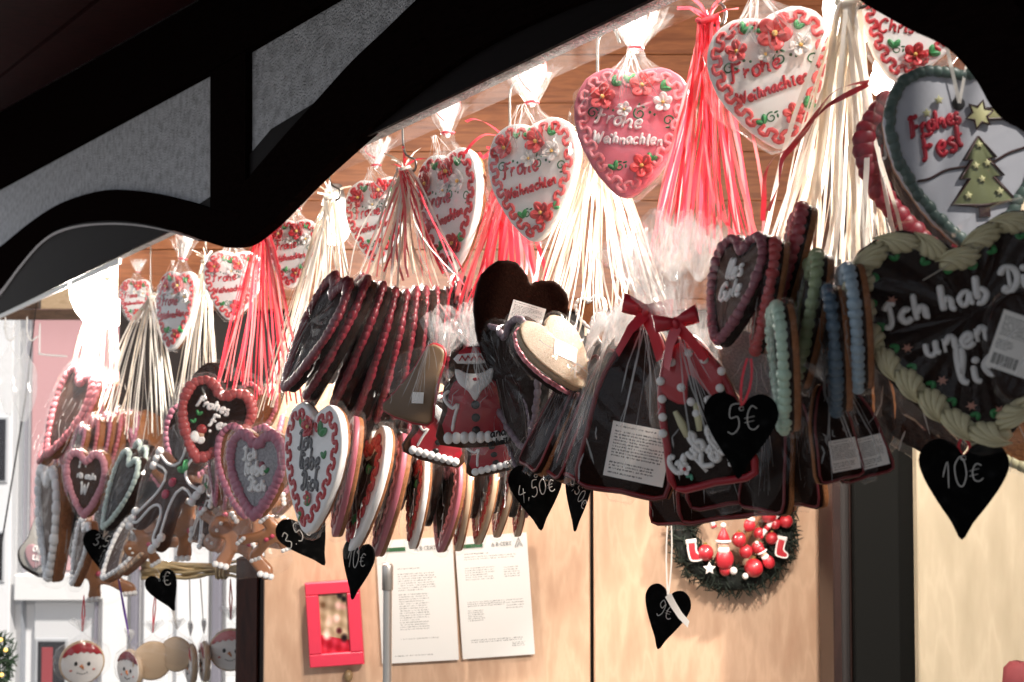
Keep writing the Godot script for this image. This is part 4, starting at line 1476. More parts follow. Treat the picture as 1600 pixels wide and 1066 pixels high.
func loop_ribbon(o: Node3D, where: Vector3, hook_y: float, kind: String):
	# the two ends by which a bag hangs from the rail
	for s in [-1, 1]:
		var path := PackedVector3Array()
		for k in 6:
			var v := k / 5.0
			path.append(Vector3(s * .012 * sin(v * PI) + s * .02 * v, lerpf(0.0, hook_y - where.y, v), 0))
		var inv := o.basis.inverse()
		for k in path.size(): path[k] = inv * (path[k] + where - o.position)
		part("hanging_ribbon", strip_mesh(path, .022, .3 * s, .5 * s), ribbon_mat(kind), o)

func build_top_hearts():
	var white := icing("white", .8, .79, .78)
	var pink := icing("rose", .60, .17, .22)
	var red := icing("red", .45, .02, .03)
	var coral := icing("coral", .62, .085, .09)
	var words := [["Frohe", -.12, .0, .42, 6], ["Weihnachten", -.01, -.17, .60, 8]]
	var g := "bagged greeting hearts hanging under the beam"
	var set_red := frohe(white, coral, icing("red", .45, .02, .03), words, coral)
	var set_dark := frohe(white, red, red, words, red)
	var set_pink := frohe(pink, icing("light_rose", .72, .26, .29), icing("white", .8, .79, .78), [["Frohe", -.11, -.02, .42, -8], ["Weihnachten", -.01, -.17, .62, -2]], coral)
	var merry := frohe(white, red, red, [["Merry", .05, .02, .42, 14], ["Christmas", .04, -.18, .62, 12]], red)
	var o: Node3D
	o = hang("pink bagged heart with white Frohe Weihnachten lettering and red flowers", g, 986, 196, 186, -14, -4, set_pink, .0)
	loop_ribbon(o, o.transform * Vector3(0, .75, 0), 2.14, "white")
	o = hang("largest white bagged heart with red Frohe Weihnachten, at the top beside the red ribbons", g, 1207, 114, 196, -8, 9, set_red, .0)
	loop_ribbon(o, o.transform * Vector3(0, .75, 0), 2.14, "white")
	o = hang("white bagged heart lettered Frohe Weihnachten directly left of the pink heart", g, 835, 272, 172, -36, 2, set_red, .0)
	loop_ribbon(o, o.transform * Vector3(0, .75, 0), 2.14, "pink")
	o = hang("white scalloped heart turned half sideways between the mixed and the red ribbons", g, 703, 320, 172, -56, 2, set_dark, .0)
	loop_ribbon(o, o.transform * Vector3(0, .75, 0), 2.14, "pink")
	o = hang("white bagged heart behind the left side of the mixed red and white ribbon fan", g, 590, 338, 122, -38, 2, set_dark, -.05)
	loop_ribbon(o, o.transform * Vector3(0, .75, 0), 2.14, "pink")
	o = hang("shiny bagged white heart just right of the small red ribbon bundle", g, 459, 390, 98, -38, -4, set_dark, .0)
	loop_ribbon(o, o.transform * Vector3(0, .75, 0), 2.14, "pink")
	o = hang("unturned white flowered heart just left of the small red ribbon bundle", g, 364, 440, 98, -24, -3, set_red, -.02)
	o = hang("narrow side-turned heart with green leaves among the far white ribbons", g, 277, 478, 112, -58, -6, set_red, .0)
	loop_ribbon(o, o.transform * Vector3(0, .75, 0), 2.14, "white")
	o = hang("smallest pale bagged heart beside the blazing lamp", g, 212, 466, 62, -40, -4, set_red, .0)
	o = hang("white heart lettered Merry Christmas at the top right, partly cut off", g, 1428, 22, 178, 8, -16, merry, -.05)
	# the big pair at the right edge
	var grey := icing("cool_white", .46, .47, .52)
	var green := icing("sage_green", .06, .10, .085)
	var c := on_front(1510, 228, .04)
	var wpx := 250.0
	var tree := heart("gingerbread_heart", "big white Frohes Fest heart with sage green border, fir tree and comet", "gingerbread heart", "large hearts at the right edge", c, wpx * -c.z / F, turned(-6, 4), {"tall": 1.08, "round": true,
		"base": "gingerbread", "coat": grey, "coat_wrap": .05,
		"rim": ["rope", green, .03, 60, .044, true],
		"text": [[["Frohes", -.19, .10, .33, 12], ["Fest", -.15, -.04, .28, 12]], icing("crimson", .40, .012, .03), .016], "film": "wrap"})
	var z := .056
	# tree, hill line, comet and stars, each its own piped piece
	var brown := icing("brown_line", .03, .006, .006)
	var olive := icing("olive", .20, .22, .11)
	var yellow := icing("pale_yellow", .55, .53, .28)
	var tr := v2([.0, .05, .08, -.06, .04, -.06, .11, -.15, .06, -.15, .16, -.27, .02, -.285, -.02, -.285, -.16, -.27, -.06, -.15, -.11, -.15, -.04, -.06, -.08, -.06])
	for i in tr.size(): tr[i] = tr[i] * 1.2 + Vector2(.06, -.02)
	part("icing_tree", plate_mesh("fir_tree", tr, z - .01, z + .012, .006), olive, tree)
	part("tree_outline", outline_tube("fir_outline", tr, .0, z + .008, .012), brown, tree)
	part("tree_trunk", box_mesh(Vector3(.025, -.43, z - .01), Vector3(.095, -.36, z + .014), .004), brown, tree)
	var hill := Geo.new()
	var hp := PackedVector3Array()
	for q in smooth(v2([-.33, -.19, -.25, -.18, -.15, -.14, -.04, -.13, .12, -.12, .24, -.07, .36, -.04, .43, .0]), 4): hp.append(Vector3(q.x, q.y, z))
	tube(hill, hp, .008)
	part("hill_line", hill.mesh(), brown, tree)
	var star := PackedVector2Array()
	for i in 12: star.append(Vector2.from_angle(TAU * i / 12 + .2) * (.085 if i % 2 == 0 else .045) + Vector2(.08, .165))
	var tail := v2([.12, .20, .25, .19, .35, .13, .43, .03, .42, -.02, .39, .01, .32, .09, .23, .13, .12, .135])
	part("comet_tail", plate_mesh("comet_tail", tail, z - .01, z + .01, .004), yellow, tree)
	part("comet_outline", outline_tube("comet_tail_line", tail, 0, z + .006, .009), brown, tree)
	part("comet_star", plate_mesh("comet_star", star, z - .01, z + .016, .004), yellow, tree)
	part("star_outline", outline_tube("comet_star_line", star, 0, z + .012, .009), brown, tree)
	var small := PackedVector2Array()
	for i in 10: small.append(Vector2.from_angle(PI / 2 + TAU * i / 10) * (1.0 if i % 2 == 0 else .5))
	for q in [[-.16, .27, .028], [-.24, .2, .028], [.06, -.01, .024], [.03, -.13, .024], [.1, -.12, .024], [.06, -.21, .024], [-.03, -.3, .026], [.16, -.29, .026]]:
		part("icing_star", plate_mesh("small_star", small, -.3, .5, .2), yellow, tree, Transform3D(Basis().scaled(Vector3(q[2], q[2], q[2])), Vector3(q[0], q[1], z + .012)))
	part("hanging_hole", dot_mesh(), mat("hole_dark", .006, .004, .004, .6), tree, Transform3D(Basis().scaled(Vector3(.04, .04, .006)), Vector3(-.04, .24, z)))
	loop_ribbon(tree, tree.transform * Vector3(-.04, .24, .08), 2.14, "white")
	c = on_front(1474, 262, -.02)
	heart("gingerbread_heart", "crimson rimmed heart mostly hidden behind the green bordered tree heart", "gingerbread heart", "large hearts at the right edge", c, 240.0 * -c.z / F, turned(-10, 4), {"base": "chocolate", "rim": ["rope", icing("crimson_dark", .22, .012, .025), .01, 46, .09, false], "film": "wrap"})
	# Ich hab Dich unendlich lieb
	c = on_front(1514, 502, .10)
	var cream := icing("cream", .58, .53, .33)
	var ich := heart("gingerbread_heart", "big dark heart lettered Ich hab Dich unendlich lieb with cream shell border", "gingerbread heart", "large hearts at the right edge", c, 362.0 * -c.z / F, turned(-16, 9, 2), {"tall": .9,
		"base": "chocolate", "rim": ["swirl", cream, .055, 22, .092, true],
		"text": [[["Ich hab Dich", .03, .08, .76, 9], ["unendlich", .09, -.10, .58, 9], ["lieb", .06, -.28, .27, 9]], icing("white", .8, .79, .78), .0155], "film": "wrap"})
	var leaf_icing := icing("bright_green", .03, .26, .07)
	for e in along_outline(HEART, HEART_N, .135, 22, .5):
		part("icing_leaf", leaf_mesh(), leaf_icing, ich, Transform3D(Basis(Vector3.BACK, Vector2(e[1]).angle()).scaled(Vector3.ONE * .034), Vector3(e[0].x, e[0].y, .035)))
	for q in [[-.3, .16], [-.27, -.08], [-.15, -.26], [-.05, -.40], [.06, -.44], [.2, -.36], [.3, -.2]]:
		var st := PackedVector2Array()
		for i in 12: st.append(Vector2.from_angle(TAU * i / 12) * (1.0 if i % 2 == 0 else .45))
		part("sugar_star", plate_mesh("sugar_star", st, -.25, .35, .15), icing("salmon", .46, .2, .14), ich, Transform3D(Basis().scaled(Vector3.ONE * .026), Vector3(q[0], q[1], .04)))
	var st2 := Geo.new()
	var pth := PackedVector3Array([Vector3(-.16, .23, .05), Vector3(.06, .33, .075), Vector3(.14, .36, .05)])
	part("hanging_ribbon", strip_mesh(pth, .03, 1.4, 1.5), ribbon_mat("white"), ich)
	c = on_front(1440, 590, .02)
	heart("gingerbread_heart", "plain dark heart back peeping out below left of the Ich hab Dich heart", "gingerbread heart", "large hearts at the right edge", c, 230.0 * -c.z / F, turned(-20, 20), {"base": "chocolate", "film": "wrap"})
	c = on_front(1590, 640, .03)
	heart("gingerbread_heart", "cream rimmed heart back at the bottom right corner behind the big heart", "gingerbread heart", "large hearts at the right edge", c, 190.0 * -c.z / F, turned(-20, 30), {"base": "gingerbread", "rim": ["rope", cream, .02, 40, .06, false], "film": "wrap"})
	c = on_front(1612, 540, .17)
	heart("chocolate_heart", "dark chocolate heart with barcode label at the right picture edge", "chocolate heart", "large hearts at the right edge", c, 150.0 * -c.z / F, turned(-4, -24), {"base": "chocolate", "sticker": [-.14, -.06, .5, .62, 4, 1, "barcode_label"], "film": "wrap"})

func build_bundles():
	var g := "ribbon bundles on the rail"
	var W := ["white", "white", "cream"]
	var R := ["red", "red", "pink"]
	ribbon_bundle("white ribbon bundle glaring beside the far left lamp", g, [166, 440], .0, [100, 196, 588, 592], 26, W)
	ribbon_bundle("white ribbon bundle in front of the side-turned far heart", g, [236, 470], .03, [140, 290, 655, 700], 34, W)
	ribbon_bundle("white ribbon bundle left of the small red ribbons", g, [322, 415], .02, [255, 345, 690, 640], 30, W)
	ribbon_bundle("small red ribbon bundle above the Frohes Fest heart", g, [412, 362], .06, [325, 480, 600, 620], 36, ["red", "red", "pink", "pink"])
	ribbon_bundle("white ribbon bundle with a spiky tuft on top", g, [516, 318], .04, [395, 560, 665, 470], 36, W)
	ribbon_bundle("mixed red and white ribbon bundle fanning over the striped stack", g, [632, 275], .06, [545, 728, 440, 432], 40, ["white", "cream", "red", "cream", "pink"])
	ribbon_bundle("dense red ribbon bundle behind the middle greeting heart", g, [800, 268], -.06, [688, 852, 520, 440], 40, ["red", "red", "red", "pink"], .006)
	ribbon_bundle("white ribbon bundle below the pink greeting heart", g, [938, 235], -.03, [800, 1045, 545, 470], 52, W, .0043)
	ribbon_bundle("large red ribbon bundle left of the largest white heart", g, [1107, 48], .02, [1003, 1190, 400, 372], 46, R, .0043)
	ribbon_bundle("large white ribbon bundle at the right with a thin red band", g, [1328, 22], .02, [1172, 1408, 455, 392], 52, W, .0043)
	# dark red curled band round the right-hand bundle
	var c := on_front(1328, 130, .06)
	var o := thing("curled_ribbon", "thin dark red curled ribbon tied across the right-hand white bundle", "ribbon", c)
	var path := PackedVector3Array()
	for q in smooth(v2([1358, 128, 1330, 132, 1300, 146, 1275, 178, 1255, 208, 1232, 232, 1210, 246, 1196, 272, 1194, 310, 1192, 345]), 4): path.append(on_front(q.x, q.y, .07) - c)
	part("ribbon", strip_mesh(path, .006, 0, 7), ribbon_mat("dark_red"), o)
	path = PackedVector3Array()
	for q in smooth(v2([1356, 132, 1320, 150, 1290, 168, 1262, 200, 1240, 228, 1222, 250, 1216, 290, 1200, 330]), 4): path.append(on_front(q.x, q.y, .075) - c)
	part("ribbon", strip_mesh(path, .006, 2, 9), ribbon_mat("dark_red"), o)
	# bow of loose red ribbon at the left of the middle heart
	c = on_front(760, 205, .03)
	o = thing("curled_ribbon", "loose red ribbon ends sticking out left of the middle white heart", "ribbon", c)
	for q in [[[790, 215, 765, 195, 742, 186, 728, 190], 0.4], [[790, 215, 760, 210, 740, 222, 726, 240], 1.0], [[790, 218, 770, 232, 756, 246, 748, 238], 1.6]]:
		path = PackedVector3Array()
		for p in smooth(v2(q[0]), 4): path.append(on_front(p.x, p.y, .03) - c)
		part("ribbon", strip_mesh(path, .006, q[1], q[1] + 1.5), ribbon_mat("red"), o)

func stack(rows: Array, label: String, group: String, designs: Array, depth_px: float, off: float, called := "gingerbread_heart", category := "gingerbread heart", step := 0.0):
	var d := depth_at(depth_px, off)
	rows.sort_custom(func(a, b): return a[0] < b[0])
	for i in rows.size():
		var r: Array = rows[i]
		var c := at(r[0], r[1], d + step * i)
		heart(called, label % ORD[i], category, group, c, r[2] / 1.085 * -c.z / F, facing(r[0], r[3], r[4], r[5] if r.size() > 5 else 0.0), designs[r[6] if r.size() > 6 else i % designs.size()])

func build_stacks_left():
	var white := icing("white", .8, .79, .78)
	var rose := icing("old_rose", .45, .13, .15)
	var mauve := icing("mauve", .40, .14, .20)
	var pinkm := icing("dusty_pink", .55, .22, .26)
	var red := icing("red", .45, .02, .03)
	var words := [["Ich", -.1, .12, .26, 4], ["liebe", .0, -.06, .36, 4], ["Dich", .04, -.25, .32, 4]]
	var plain_rose := {"base": "gingerbread", "face": dough("milk_chocolate"), "face_inset": .1, "rim": ["rope", rose, .05, 40, .07, false], "film": "wrap"}
	var plain_mauve := {"base": "gingerbread", "face": dough("milk_chocolate"), "face_inset": .1, "rim": ["rope", mauve, .05, 40, .07, false], "film": "wrap"}
	var plain_white := {"base": "gingerbread", "face": dough("milk_chocolate"), "face_inset": .1, "rim": ["bead", white, .06, 30, .09, false], "film": "wrap"}
	var plain_green := {"base": "chocolate", "rim": ["bead", icing("ice_green", .50, .60, .55), .05, 34, .08, false], "film": "wrap"}
	# leftmost stack below the lamp
	var g := "rose rimmed hearts in the far left stack"
	stack([[112, 640, 150, -70, -24], [136, 648, 152, -84, -22], [154, 652, 142, -85, -16], [170, 640, 122, -85, -10], [186, 632, 112, -85, -6]], "%s rose rimmed heart from the left in the stack under the lamp", g, [plain_rose, plain_rose, plain_mauve], 130, .05)
	# second stack
	g = "hearts in the second stack from the left"
	stack([[124, 700, 80, -80, -14], [146, 695, 100, -80, -8], [166, 690, 100, -81, -8], [182, 690, 110, -82, -10], [202, 700, 130, -80, -12], [226, 690, 110, -110, 14], [240, 700, 120, -112, 18]], "%s heart from the left in the upper row of the second stack", g, [plain_mauve, plain_rose, plain_mauve, plain_rose], 180, .02)
	hang("small pink rimmed heart with a crown drawn below its white greeting", g, 137, 750, 98, -50, -2, {"base": "gingerbread", "face": dough("milk_chocolate"), "rim": ["rope", pinkm, .06, 34, .08, false], "text": [[["Für", -.06, .2, .22, 0], ["Prinzessin", .0, .02, .5, 0], ["W", -.02, -.24, .2, 0]], white, .016], "film": "wrap"}, .16)
	hang("heart with ice green rim leaning under the pink crown heart", g, 192, 762, 120, -74, -22, plain_green, .10)
	hang("dark heart with a pale bead rim hidden behind the green rimmed one", g, 212, 742, 110, -78, -18, plain_green, .04)
	hang("tall heart with broad white bead rim at the far left below the stack", g, 84, 806, 172, -80, 1, plain_white, .1)
	hang("slim heart edge with white bead rim below the pink crown heart", g, 130, 858, 100, -80, -12, plain_white, .14)
	hang("slim white rimmed heart leaning right behind the small black price tag", g, 196, 858, 100, -70, -34, plain_white, .06)
	hang("brown heart back with pale film right of the leaning white rimmed heart", g, 222, 840, 110, -74, -30, {"base": "gingerbread", "film": "wrap", "rim": ["rope", icing("tan", .4, .25, .15), .04, 36, .06, false]}, .02)
	stack([[96, 660, 130, -84, -24], [120, 688, 120, -86, -20], [150, 720, 120, -84, -14], [172, 736, 120, -84, -10], [160, 800, 120, -82, -14], [178, 815, 120, -82, -22], [232, 760, 130, -82, -18], [250, 742, 130, -84, -14], [258, 690, 110, -82, -10], [236, 830, 110, -80, -30], [118, 800, 130, -80, -4], [100, 770, 120, -80, 2]], "%s tucked-in heart edge from the left behind the far left hearts", "heart edges packed behind the far left hearts", [plain_rose, plain_mauve, {"base": "chocolate", "film": "wrap"}], 170, -.1)
	stack([[282, 660, 130, -82, -6], [300, 740, 130, -82, -4], [316, 760, 120, -82, 2], [392, 770, 120, -80, -8], [424, 700, 130, -82, -20], [438, 680, 120, -82, -24], [418, 640, 110, -80, -20]], "%s dark edge from the left packed behind the lettered hearts", "dark edges packed behind the lettered hearts", [{"base": "chocolate", "film": "wrap"}, plain_mauve], 360, -.12)
	# ghost shaped iced cookie
	var c := on_front(64, 850, .04)
	var s := 60.0 * -c.z / F
	var gh := thing("ghost_cookie", "grey iced ghost shaped gingerbread with a face at the far left bottom", "gingerbread cookie", c)
	gh.basis = turned(-22, -8) * Basis().scaled(Vector3.ONE * s)
	var ol := smooth(v2([.0, .9, .3, .75, .35, .3, .55, .05, .75, -.3, .6, -.7, .2, -.85, -.2, -.8, -.55, -.65, -.7, -.3, -.45, .1, -.35, .5, -.25, .8]), 3, true)
	part("gingerbread", plate_mesh("ghost_base", ol, -.16, .06, .06), dough("chocolate"), gh)
	var small := PackedVector2Array()
	for p in ol: small.append(p * .86)
	part("icing_coat", plate_mesh("ghost_coat", small, .03, .1, .03), icing("ghost_grey", .36, .34, .31), gh)
	for q in [[-.02, .48, .17], [.2, .42, .13]]:
		part("eye_ring", dot_mesh(), white, gh, Transform3D(Basis().scaled(Vector3(q[2], q[2], .04)), Vector3(q[0], q[1], .1)))
		part("pupil", dot_mesh(), icing("grey_pupil", .12, .12, .12), gh, Transform3D(Basis().scaled(Vector3(q[2] * .5, q[2] * .5, .04)), Vector3(q[0] + .02, q[1], .13)))
	part("rose_heart", heart_solid(0, -.03, .1, .04), icing("ghost_rose", .42, .25, .27), gh, Transform3D(Basis().scaled(Vector3(.75, .55, .6)), Vector3(.02, -.3, .1)))
	part("greeting", lettering([["Boo", 0, -.2, .4, 0], ["Hui", 0, -.42, .36, 0]], .025, .16), white, gh)
	part("cellophane_wrap", wrap_mesh(1), film_mat(), gh, Transform3D(Basis().scaled(Vector3(1.6, 1.75, 1.4)), Vector3(0, .05, 0)))
	# Frohes Fest group under the small red ribbons
	g = "hearts under the small red ribbon bundle"
	var rr := ["rope", icing("brick_red", .34, .06, .06), .045, 40, .085, false]
	hang("plain dark heart back above and behind the Frohes Fest heart", g, 347, 634, 122, -14, -24, {"base": "chocolate", "film": "wrap"}, .02)
	hang("dark heart with mauve edge left behind the Frohes Fest heart", g, 306, 690, 112, -26, -16, {"base": "chocolate", "rim": ["rope", mauve, .02, 40, .05, false], "film": "wrap"}, .03)
	hang("dark heart lettered Frohes Fest with red rim and a little Santa", g, 334, 654, 118, -10, -22, {"base": "chocolate", "rim": rr, "text": [[["Frohes", -.06, .1, .44, 3], ["Fest", .12, -.1, .32, 3]], white, .022], "leaves": [[-.22, -.05, .06, .4], [-.2, -.12, .05, .2]], "dots": [[-.09, -.19, .07, icing("santa_red", .3, .03, .03)], [-.08, -.26, .055, icing("skin", .5, .3, .2)], [-.13, -.31, .08, white], [-.05, -.32, .06, white], [.02, -.17, .02, white]], "film": "wrap"}, .12)
	hang("pale edged heart back just behind the Ich liebe Dich heart", g, 388, 728, 130, -44, -2, {"base": "gingerbread", "rim": ["rope", mauve, .02, 40, .06, false], "film": "wrap"}, .06)
	hang("mauve rimmed heart lettered Ich liebe Dich with white tie", g, 404, 734, 128, -46, -2, {"base": "gingerbread", "face": dough("frosted"), "face_inset": .1, "rim": ["rope", mauve, .055, 40, .09, false], "text": [words, white, .025], "leaves": [[.2, -.02, .07, -.3]], "dots": [[.1, .06, .05, icing("berry", .25, .03, .05)]], "film": "wrap"}, .14)
	g = "mauve rimmed slabs behind the lettered hearts"
	stack([[338, 735, 100, -82, 4], [352, 742, 100, -82, 4], [370, 742, 100, -82, 6], [440, 755, 110, -70, -30], [452, 765, 90, -74, -30]], "%s mauve rimmed slab from the left behind the lettered hearts", g, [plain_mauve], 390, .0)
	hang("brown heart back peeping out over the Ich liebe Dich heart", g, 402, 640, 80, -40, -10, {"base": "gingerbread", "rim": ["rope", rose, .03, 36, .06, false], "film": "wrap"}, .0)
	# shaped cookies: reindeer-like man with white piping, glossy bent cookies
	cookie_man("iced gingerbread figure with green leaf, two red dots and white cuffs", 272, 766, 88, -44, -30, .12, true)
	cookie_man("glossy brown gingerbread figure above the golden twigs", 384, 846, 62, 10, 62, .02, false)
	cookie_man("glossy brown gingerbread figure with red pockets beside the cupboard", 408, 806, 50, 20, 20, .0, false)
	cookie_man("dark gingerbread figure bent under the iced one", 306, 828, 62, -20, 80, .04, false)
	cookie_man("brown gingerbread figure upside down beside the lettered mauve heart", 352, 812, 54, 30, 150, .03, false)
	cookie_man("small glossy gingerbread figure over the left end of the golden twigs", 238, 846, 46, -30, 110, .05, false)
	cookie_man("dark iced gingerbread figure turned edge on under the red rimmed heart", 322, 790, 60, -62, -10, .06, true)
	cookie_man("glossy gingerbread figure lying across the cupboard's left edge", 420, 838, 44, 34, -60, .04, false)
	cookie_man("brown gingerbread figure at the bottom of the far left group", 162, 896, 52, -10, 84, .05, false)

func cookie_man(label: String, px: float, py: float, half_px: float, yaw: float, roll: float, off: float, iced: bool):
	var c := on_front(px, py, off)
	var s := half_px * -c.z / F
	var o := thing("gingerbread_man", label, "gingerbread cookie", c, "shaped gingerbread cookies")
	o.basis = turned(yaw, roll) * Basis().scaled(Vector3.ONE * s)
	var half := [0, 1.0, .2, .95, .3, .75, .22, .5, .45, .4, .8, .42, .9, .22, .75, .06, .38, .08, .36, -.2, .5, -.55, .62, -.85, .48, -1.0, .25, -.9, .12, -.55, 0, -.45]
	var ol := v2(half)
	for i in range(ol.size() - 2, 0, -1): ol.append(Vector2(-ol[i].x, ol[i].y))
	ol = smooth(ol, 3, true)
	part("gingerbread", plate_mesh("cookie_man", ol, -.14, .1, .08), dough("milk_chocolate") if iced else mats.get("glossy_dough", mat("glossy_dough", .30, .12, .045, .22, {"clearcoat_enabled": true, "clearcoat": .7})), o)
	var white := icing("white", .8, .79, .78)
	for q in [[.8, .24, .5], [-.8, .24, -.5], [.5, -.86, .4], [-.5, -.86, -.4]]:
		for k in 3:
			part("cuff_bead", dot_mesh(), white, o, Transform3D(Basis().scaled(Vector3(.085, .085, .07)), Vector3(q[0] + (k - 1) * .03 * sign(q[0]), q[1] + (k - 1) * .13, .11)))
	for q in [[.0, .12], [.0, -.12]]:
		part("red_button", dot_mesh(), icing("button_red", .5, .05, .1), o, Transform3D(Basis().scaled(Vector3(.09, .09, .07)), Vector3(q[0], q[1], .11)))
	for q in [[-.1, .75], [.1, .75]]:
		part("eye", dot_mesh(), white, o, Transform3D(Basis().scaled(Vector3.ONE * .05), Vector3(q[0], q[1], .11)))
	if iced:
		part("piped_line", outline_tube("man_line", ol, .1, .1, .028), white, o)
		part("icing_leaf", leaf_mesh(), icing("green", .03, .24, .07), o, Transform3D(Basis(Vector3.BACK, 1.2).scaled(Vector3.ONE * .2), Vector3(.15, .42, .1)))
		part("red_cap", plate_mesh("man_cap", smooth(v2([-.26, .8, .26, .8, .12, 1.0, -.12, 1.0]), 3, true), .05, .14, .03), icing("santa_red", .3, .03, .03), o)
	part("cellophane_wrap", wrap_mesh(2), film_mat(), o, Transform3D(Basis().scaled(Vector3(1.9, 2.0, 1.6)), Vector3(0, .05, 0)))

func build_stacks_middle():
	var white := icing("white", .8, .79, .78)
	var red := icing("red", .45, .02, .03)
	var deep := icing("deep_red", .15, .010, .02)
	var rose := icing("rose", .60, .17, .22)
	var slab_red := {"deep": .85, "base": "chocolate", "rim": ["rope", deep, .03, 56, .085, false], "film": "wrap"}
	stack([[499, 514, 196, -75, -27], [534, 520, 208, -84, -26], [567, 532, 204, -85, -21], [593, 545, 208, -85, -16], [618, 550, 204, -86, -12], [640, 545, 200, -86, -8], [660, 540, 190, -86, -5], [680, 528, 165, -86, -3], [700, 520, 145, -86, 0]],
		"%s dark slab heart from the left in the red rimmed fan", "dark red rimmed hearts under the mixed ribbons", [slab_red], 560, .10, "chocolate_heart", "gingerbread heart", .012)
	# lower row: white hearts with red scallops and pink sided hearts
	var words := [["Ich", -.1, .1, .26, 4], ["liebe", .0, -.06, .36, 4], ["Dich", .04, -.23, .32, 4]]
	var scal := {"deep": .8, "coat": white, "coat_wrap": .085, "wave": [red, .09, .036, 20, .022], "leaves": [[-.2, .3, .08, .4], [.15, .26, .09, -.4], [.22, .05, .07, .2], [.05, -.36, .07, .5], [-.05, -.44, .06, 1.5]], "flowers": [[-.05, .3, .09, red], [.0, -.30, .07, red]], "text": [words, icing("grey_ink", .08, .08, .09), .016], "film": "wrap"}
	var scal2 := {"deep": .75, "coat": white, "coat_wrap": .085, "face": dough("chocolate"), "face_inset": .2, "wave": [red, .12, .04, 20, .024], "leaves": [[.2, .1, .08, .4], [.1, -.34, .08, .5]], "film": "wrap"}
	var pinks := {"deep": .75, "coat": icing("dusky_rose", .38, .10, .135), "coat_wrap": .07, "face": dough("chocolate"), "face_inset": .16, "wave": [icing("light_rose", .72, .26, .29), .1, .03, 22, .014], "film": "wrap"}
	var tan := {"deep": .7, "coat": icing("biscuit_icing", .46, .32, .21), "coat_wrap": .09, "wave": [red, .1, .035, 22, .024], "dots": [[.1, -.3, .05, white], [.2, .0, .05, white]], "film": "wrap"}
	stack([[491, 722, 200, -62, -4, 0, 0], [540, 734, 190, -83, -8, 0, 2], [573, 752, 202, -76, -12, 0, 1], [610, 762, 196, -82, -11, 0, 2], [652, 772, 154, -80, -5, 0, 1], [698, 780, 150, -74, -7, 0, 2], [722, 782, 142, -82, -5, 0, 3], [755, 774, 138, -76, -7, 0, 3], [785, 768, 130, -78, -8, 0, 3], [812, 772, 120, -80, -4, 0, 3]],
		"%s heart from the left in the lower row of scalloped hearts", "white and pink scalloped hearts in the lower row", [scal, scal2, pinks, tan], 600, .06, "gingerbread_heart", "gingerbread heart", .02)
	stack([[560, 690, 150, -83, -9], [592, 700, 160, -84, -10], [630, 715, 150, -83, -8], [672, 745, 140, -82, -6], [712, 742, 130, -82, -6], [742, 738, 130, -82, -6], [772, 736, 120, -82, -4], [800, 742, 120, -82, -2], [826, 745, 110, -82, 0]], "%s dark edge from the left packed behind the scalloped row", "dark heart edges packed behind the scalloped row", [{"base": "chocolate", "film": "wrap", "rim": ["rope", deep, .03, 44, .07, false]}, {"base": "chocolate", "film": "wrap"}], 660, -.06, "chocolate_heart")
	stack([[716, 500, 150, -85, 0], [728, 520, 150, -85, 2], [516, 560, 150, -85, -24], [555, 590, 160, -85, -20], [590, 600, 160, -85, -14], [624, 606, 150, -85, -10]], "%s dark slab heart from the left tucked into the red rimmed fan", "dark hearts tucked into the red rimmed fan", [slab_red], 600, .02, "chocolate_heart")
	# Santa cookies and a plain brown one in bags
	santa("bagged Santa cookie with white beard, black buttons and beaded hem", 742, 620, 104, 152, 4, 2, .15, true)
	santa("bagged Santa cookie tilted low, only its white hem showing at left", 690, 668, 86, 110, 20, -17, .08, false)
	santa("bagged Santa cookie low at right with printed film beside it", 768, 690, 84, 96, -10, 14, .06, true)
	biscuit_bag()
	# dark heart backs with labels under the white ribbons
	var g := "dark hearts under the white ribbon bundle"
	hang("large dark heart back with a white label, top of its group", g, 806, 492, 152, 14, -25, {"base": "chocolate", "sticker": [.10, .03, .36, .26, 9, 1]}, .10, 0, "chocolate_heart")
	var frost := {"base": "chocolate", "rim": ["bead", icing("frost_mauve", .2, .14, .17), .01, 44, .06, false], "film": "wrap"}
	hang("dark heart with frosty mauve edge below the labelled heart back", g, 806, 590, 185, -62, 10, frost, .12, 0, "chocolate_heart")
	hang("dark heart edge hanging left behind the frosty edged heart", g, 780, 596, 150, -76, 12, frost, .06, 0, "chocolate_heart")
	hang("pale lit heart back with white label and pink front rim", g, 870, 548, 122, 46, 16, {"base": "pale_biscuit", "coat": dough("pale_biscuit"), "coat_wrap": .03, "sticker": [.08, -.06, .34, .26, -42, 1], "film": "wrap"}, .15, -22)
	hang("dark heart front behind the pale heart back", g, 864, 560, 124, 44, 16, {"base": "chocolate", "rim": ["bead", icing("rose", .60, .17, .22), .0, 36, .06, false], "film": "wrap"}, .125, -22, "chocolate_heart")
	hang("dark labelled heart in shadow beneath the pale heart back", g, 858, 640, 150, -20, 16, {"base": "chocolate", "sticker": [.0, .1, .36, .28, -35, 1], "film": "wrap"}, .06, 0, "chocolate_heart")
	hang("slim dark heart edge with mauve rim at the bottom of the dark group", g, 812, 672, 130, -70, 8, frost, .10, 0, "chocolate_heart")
	for q in [[925, 488, 52, 10, "small brown gingerbread heart lit from behind among white ribbons", -20], [945, 512, 46, -6, "small glossy gingerbread heart with white beads among white ribbons", 12], [985, 458, 48, 4, "small white beaded heart left of the red bow", -10]]:
		hang(q[4], "small gingerbread hearts behind the white ribbons", q[0], q[1], q[2], q[5], q[3], {"base": "gingerbread", "rim": ["bead", white, .03, 22, .11, false]}, -.05)
	build_slabs()

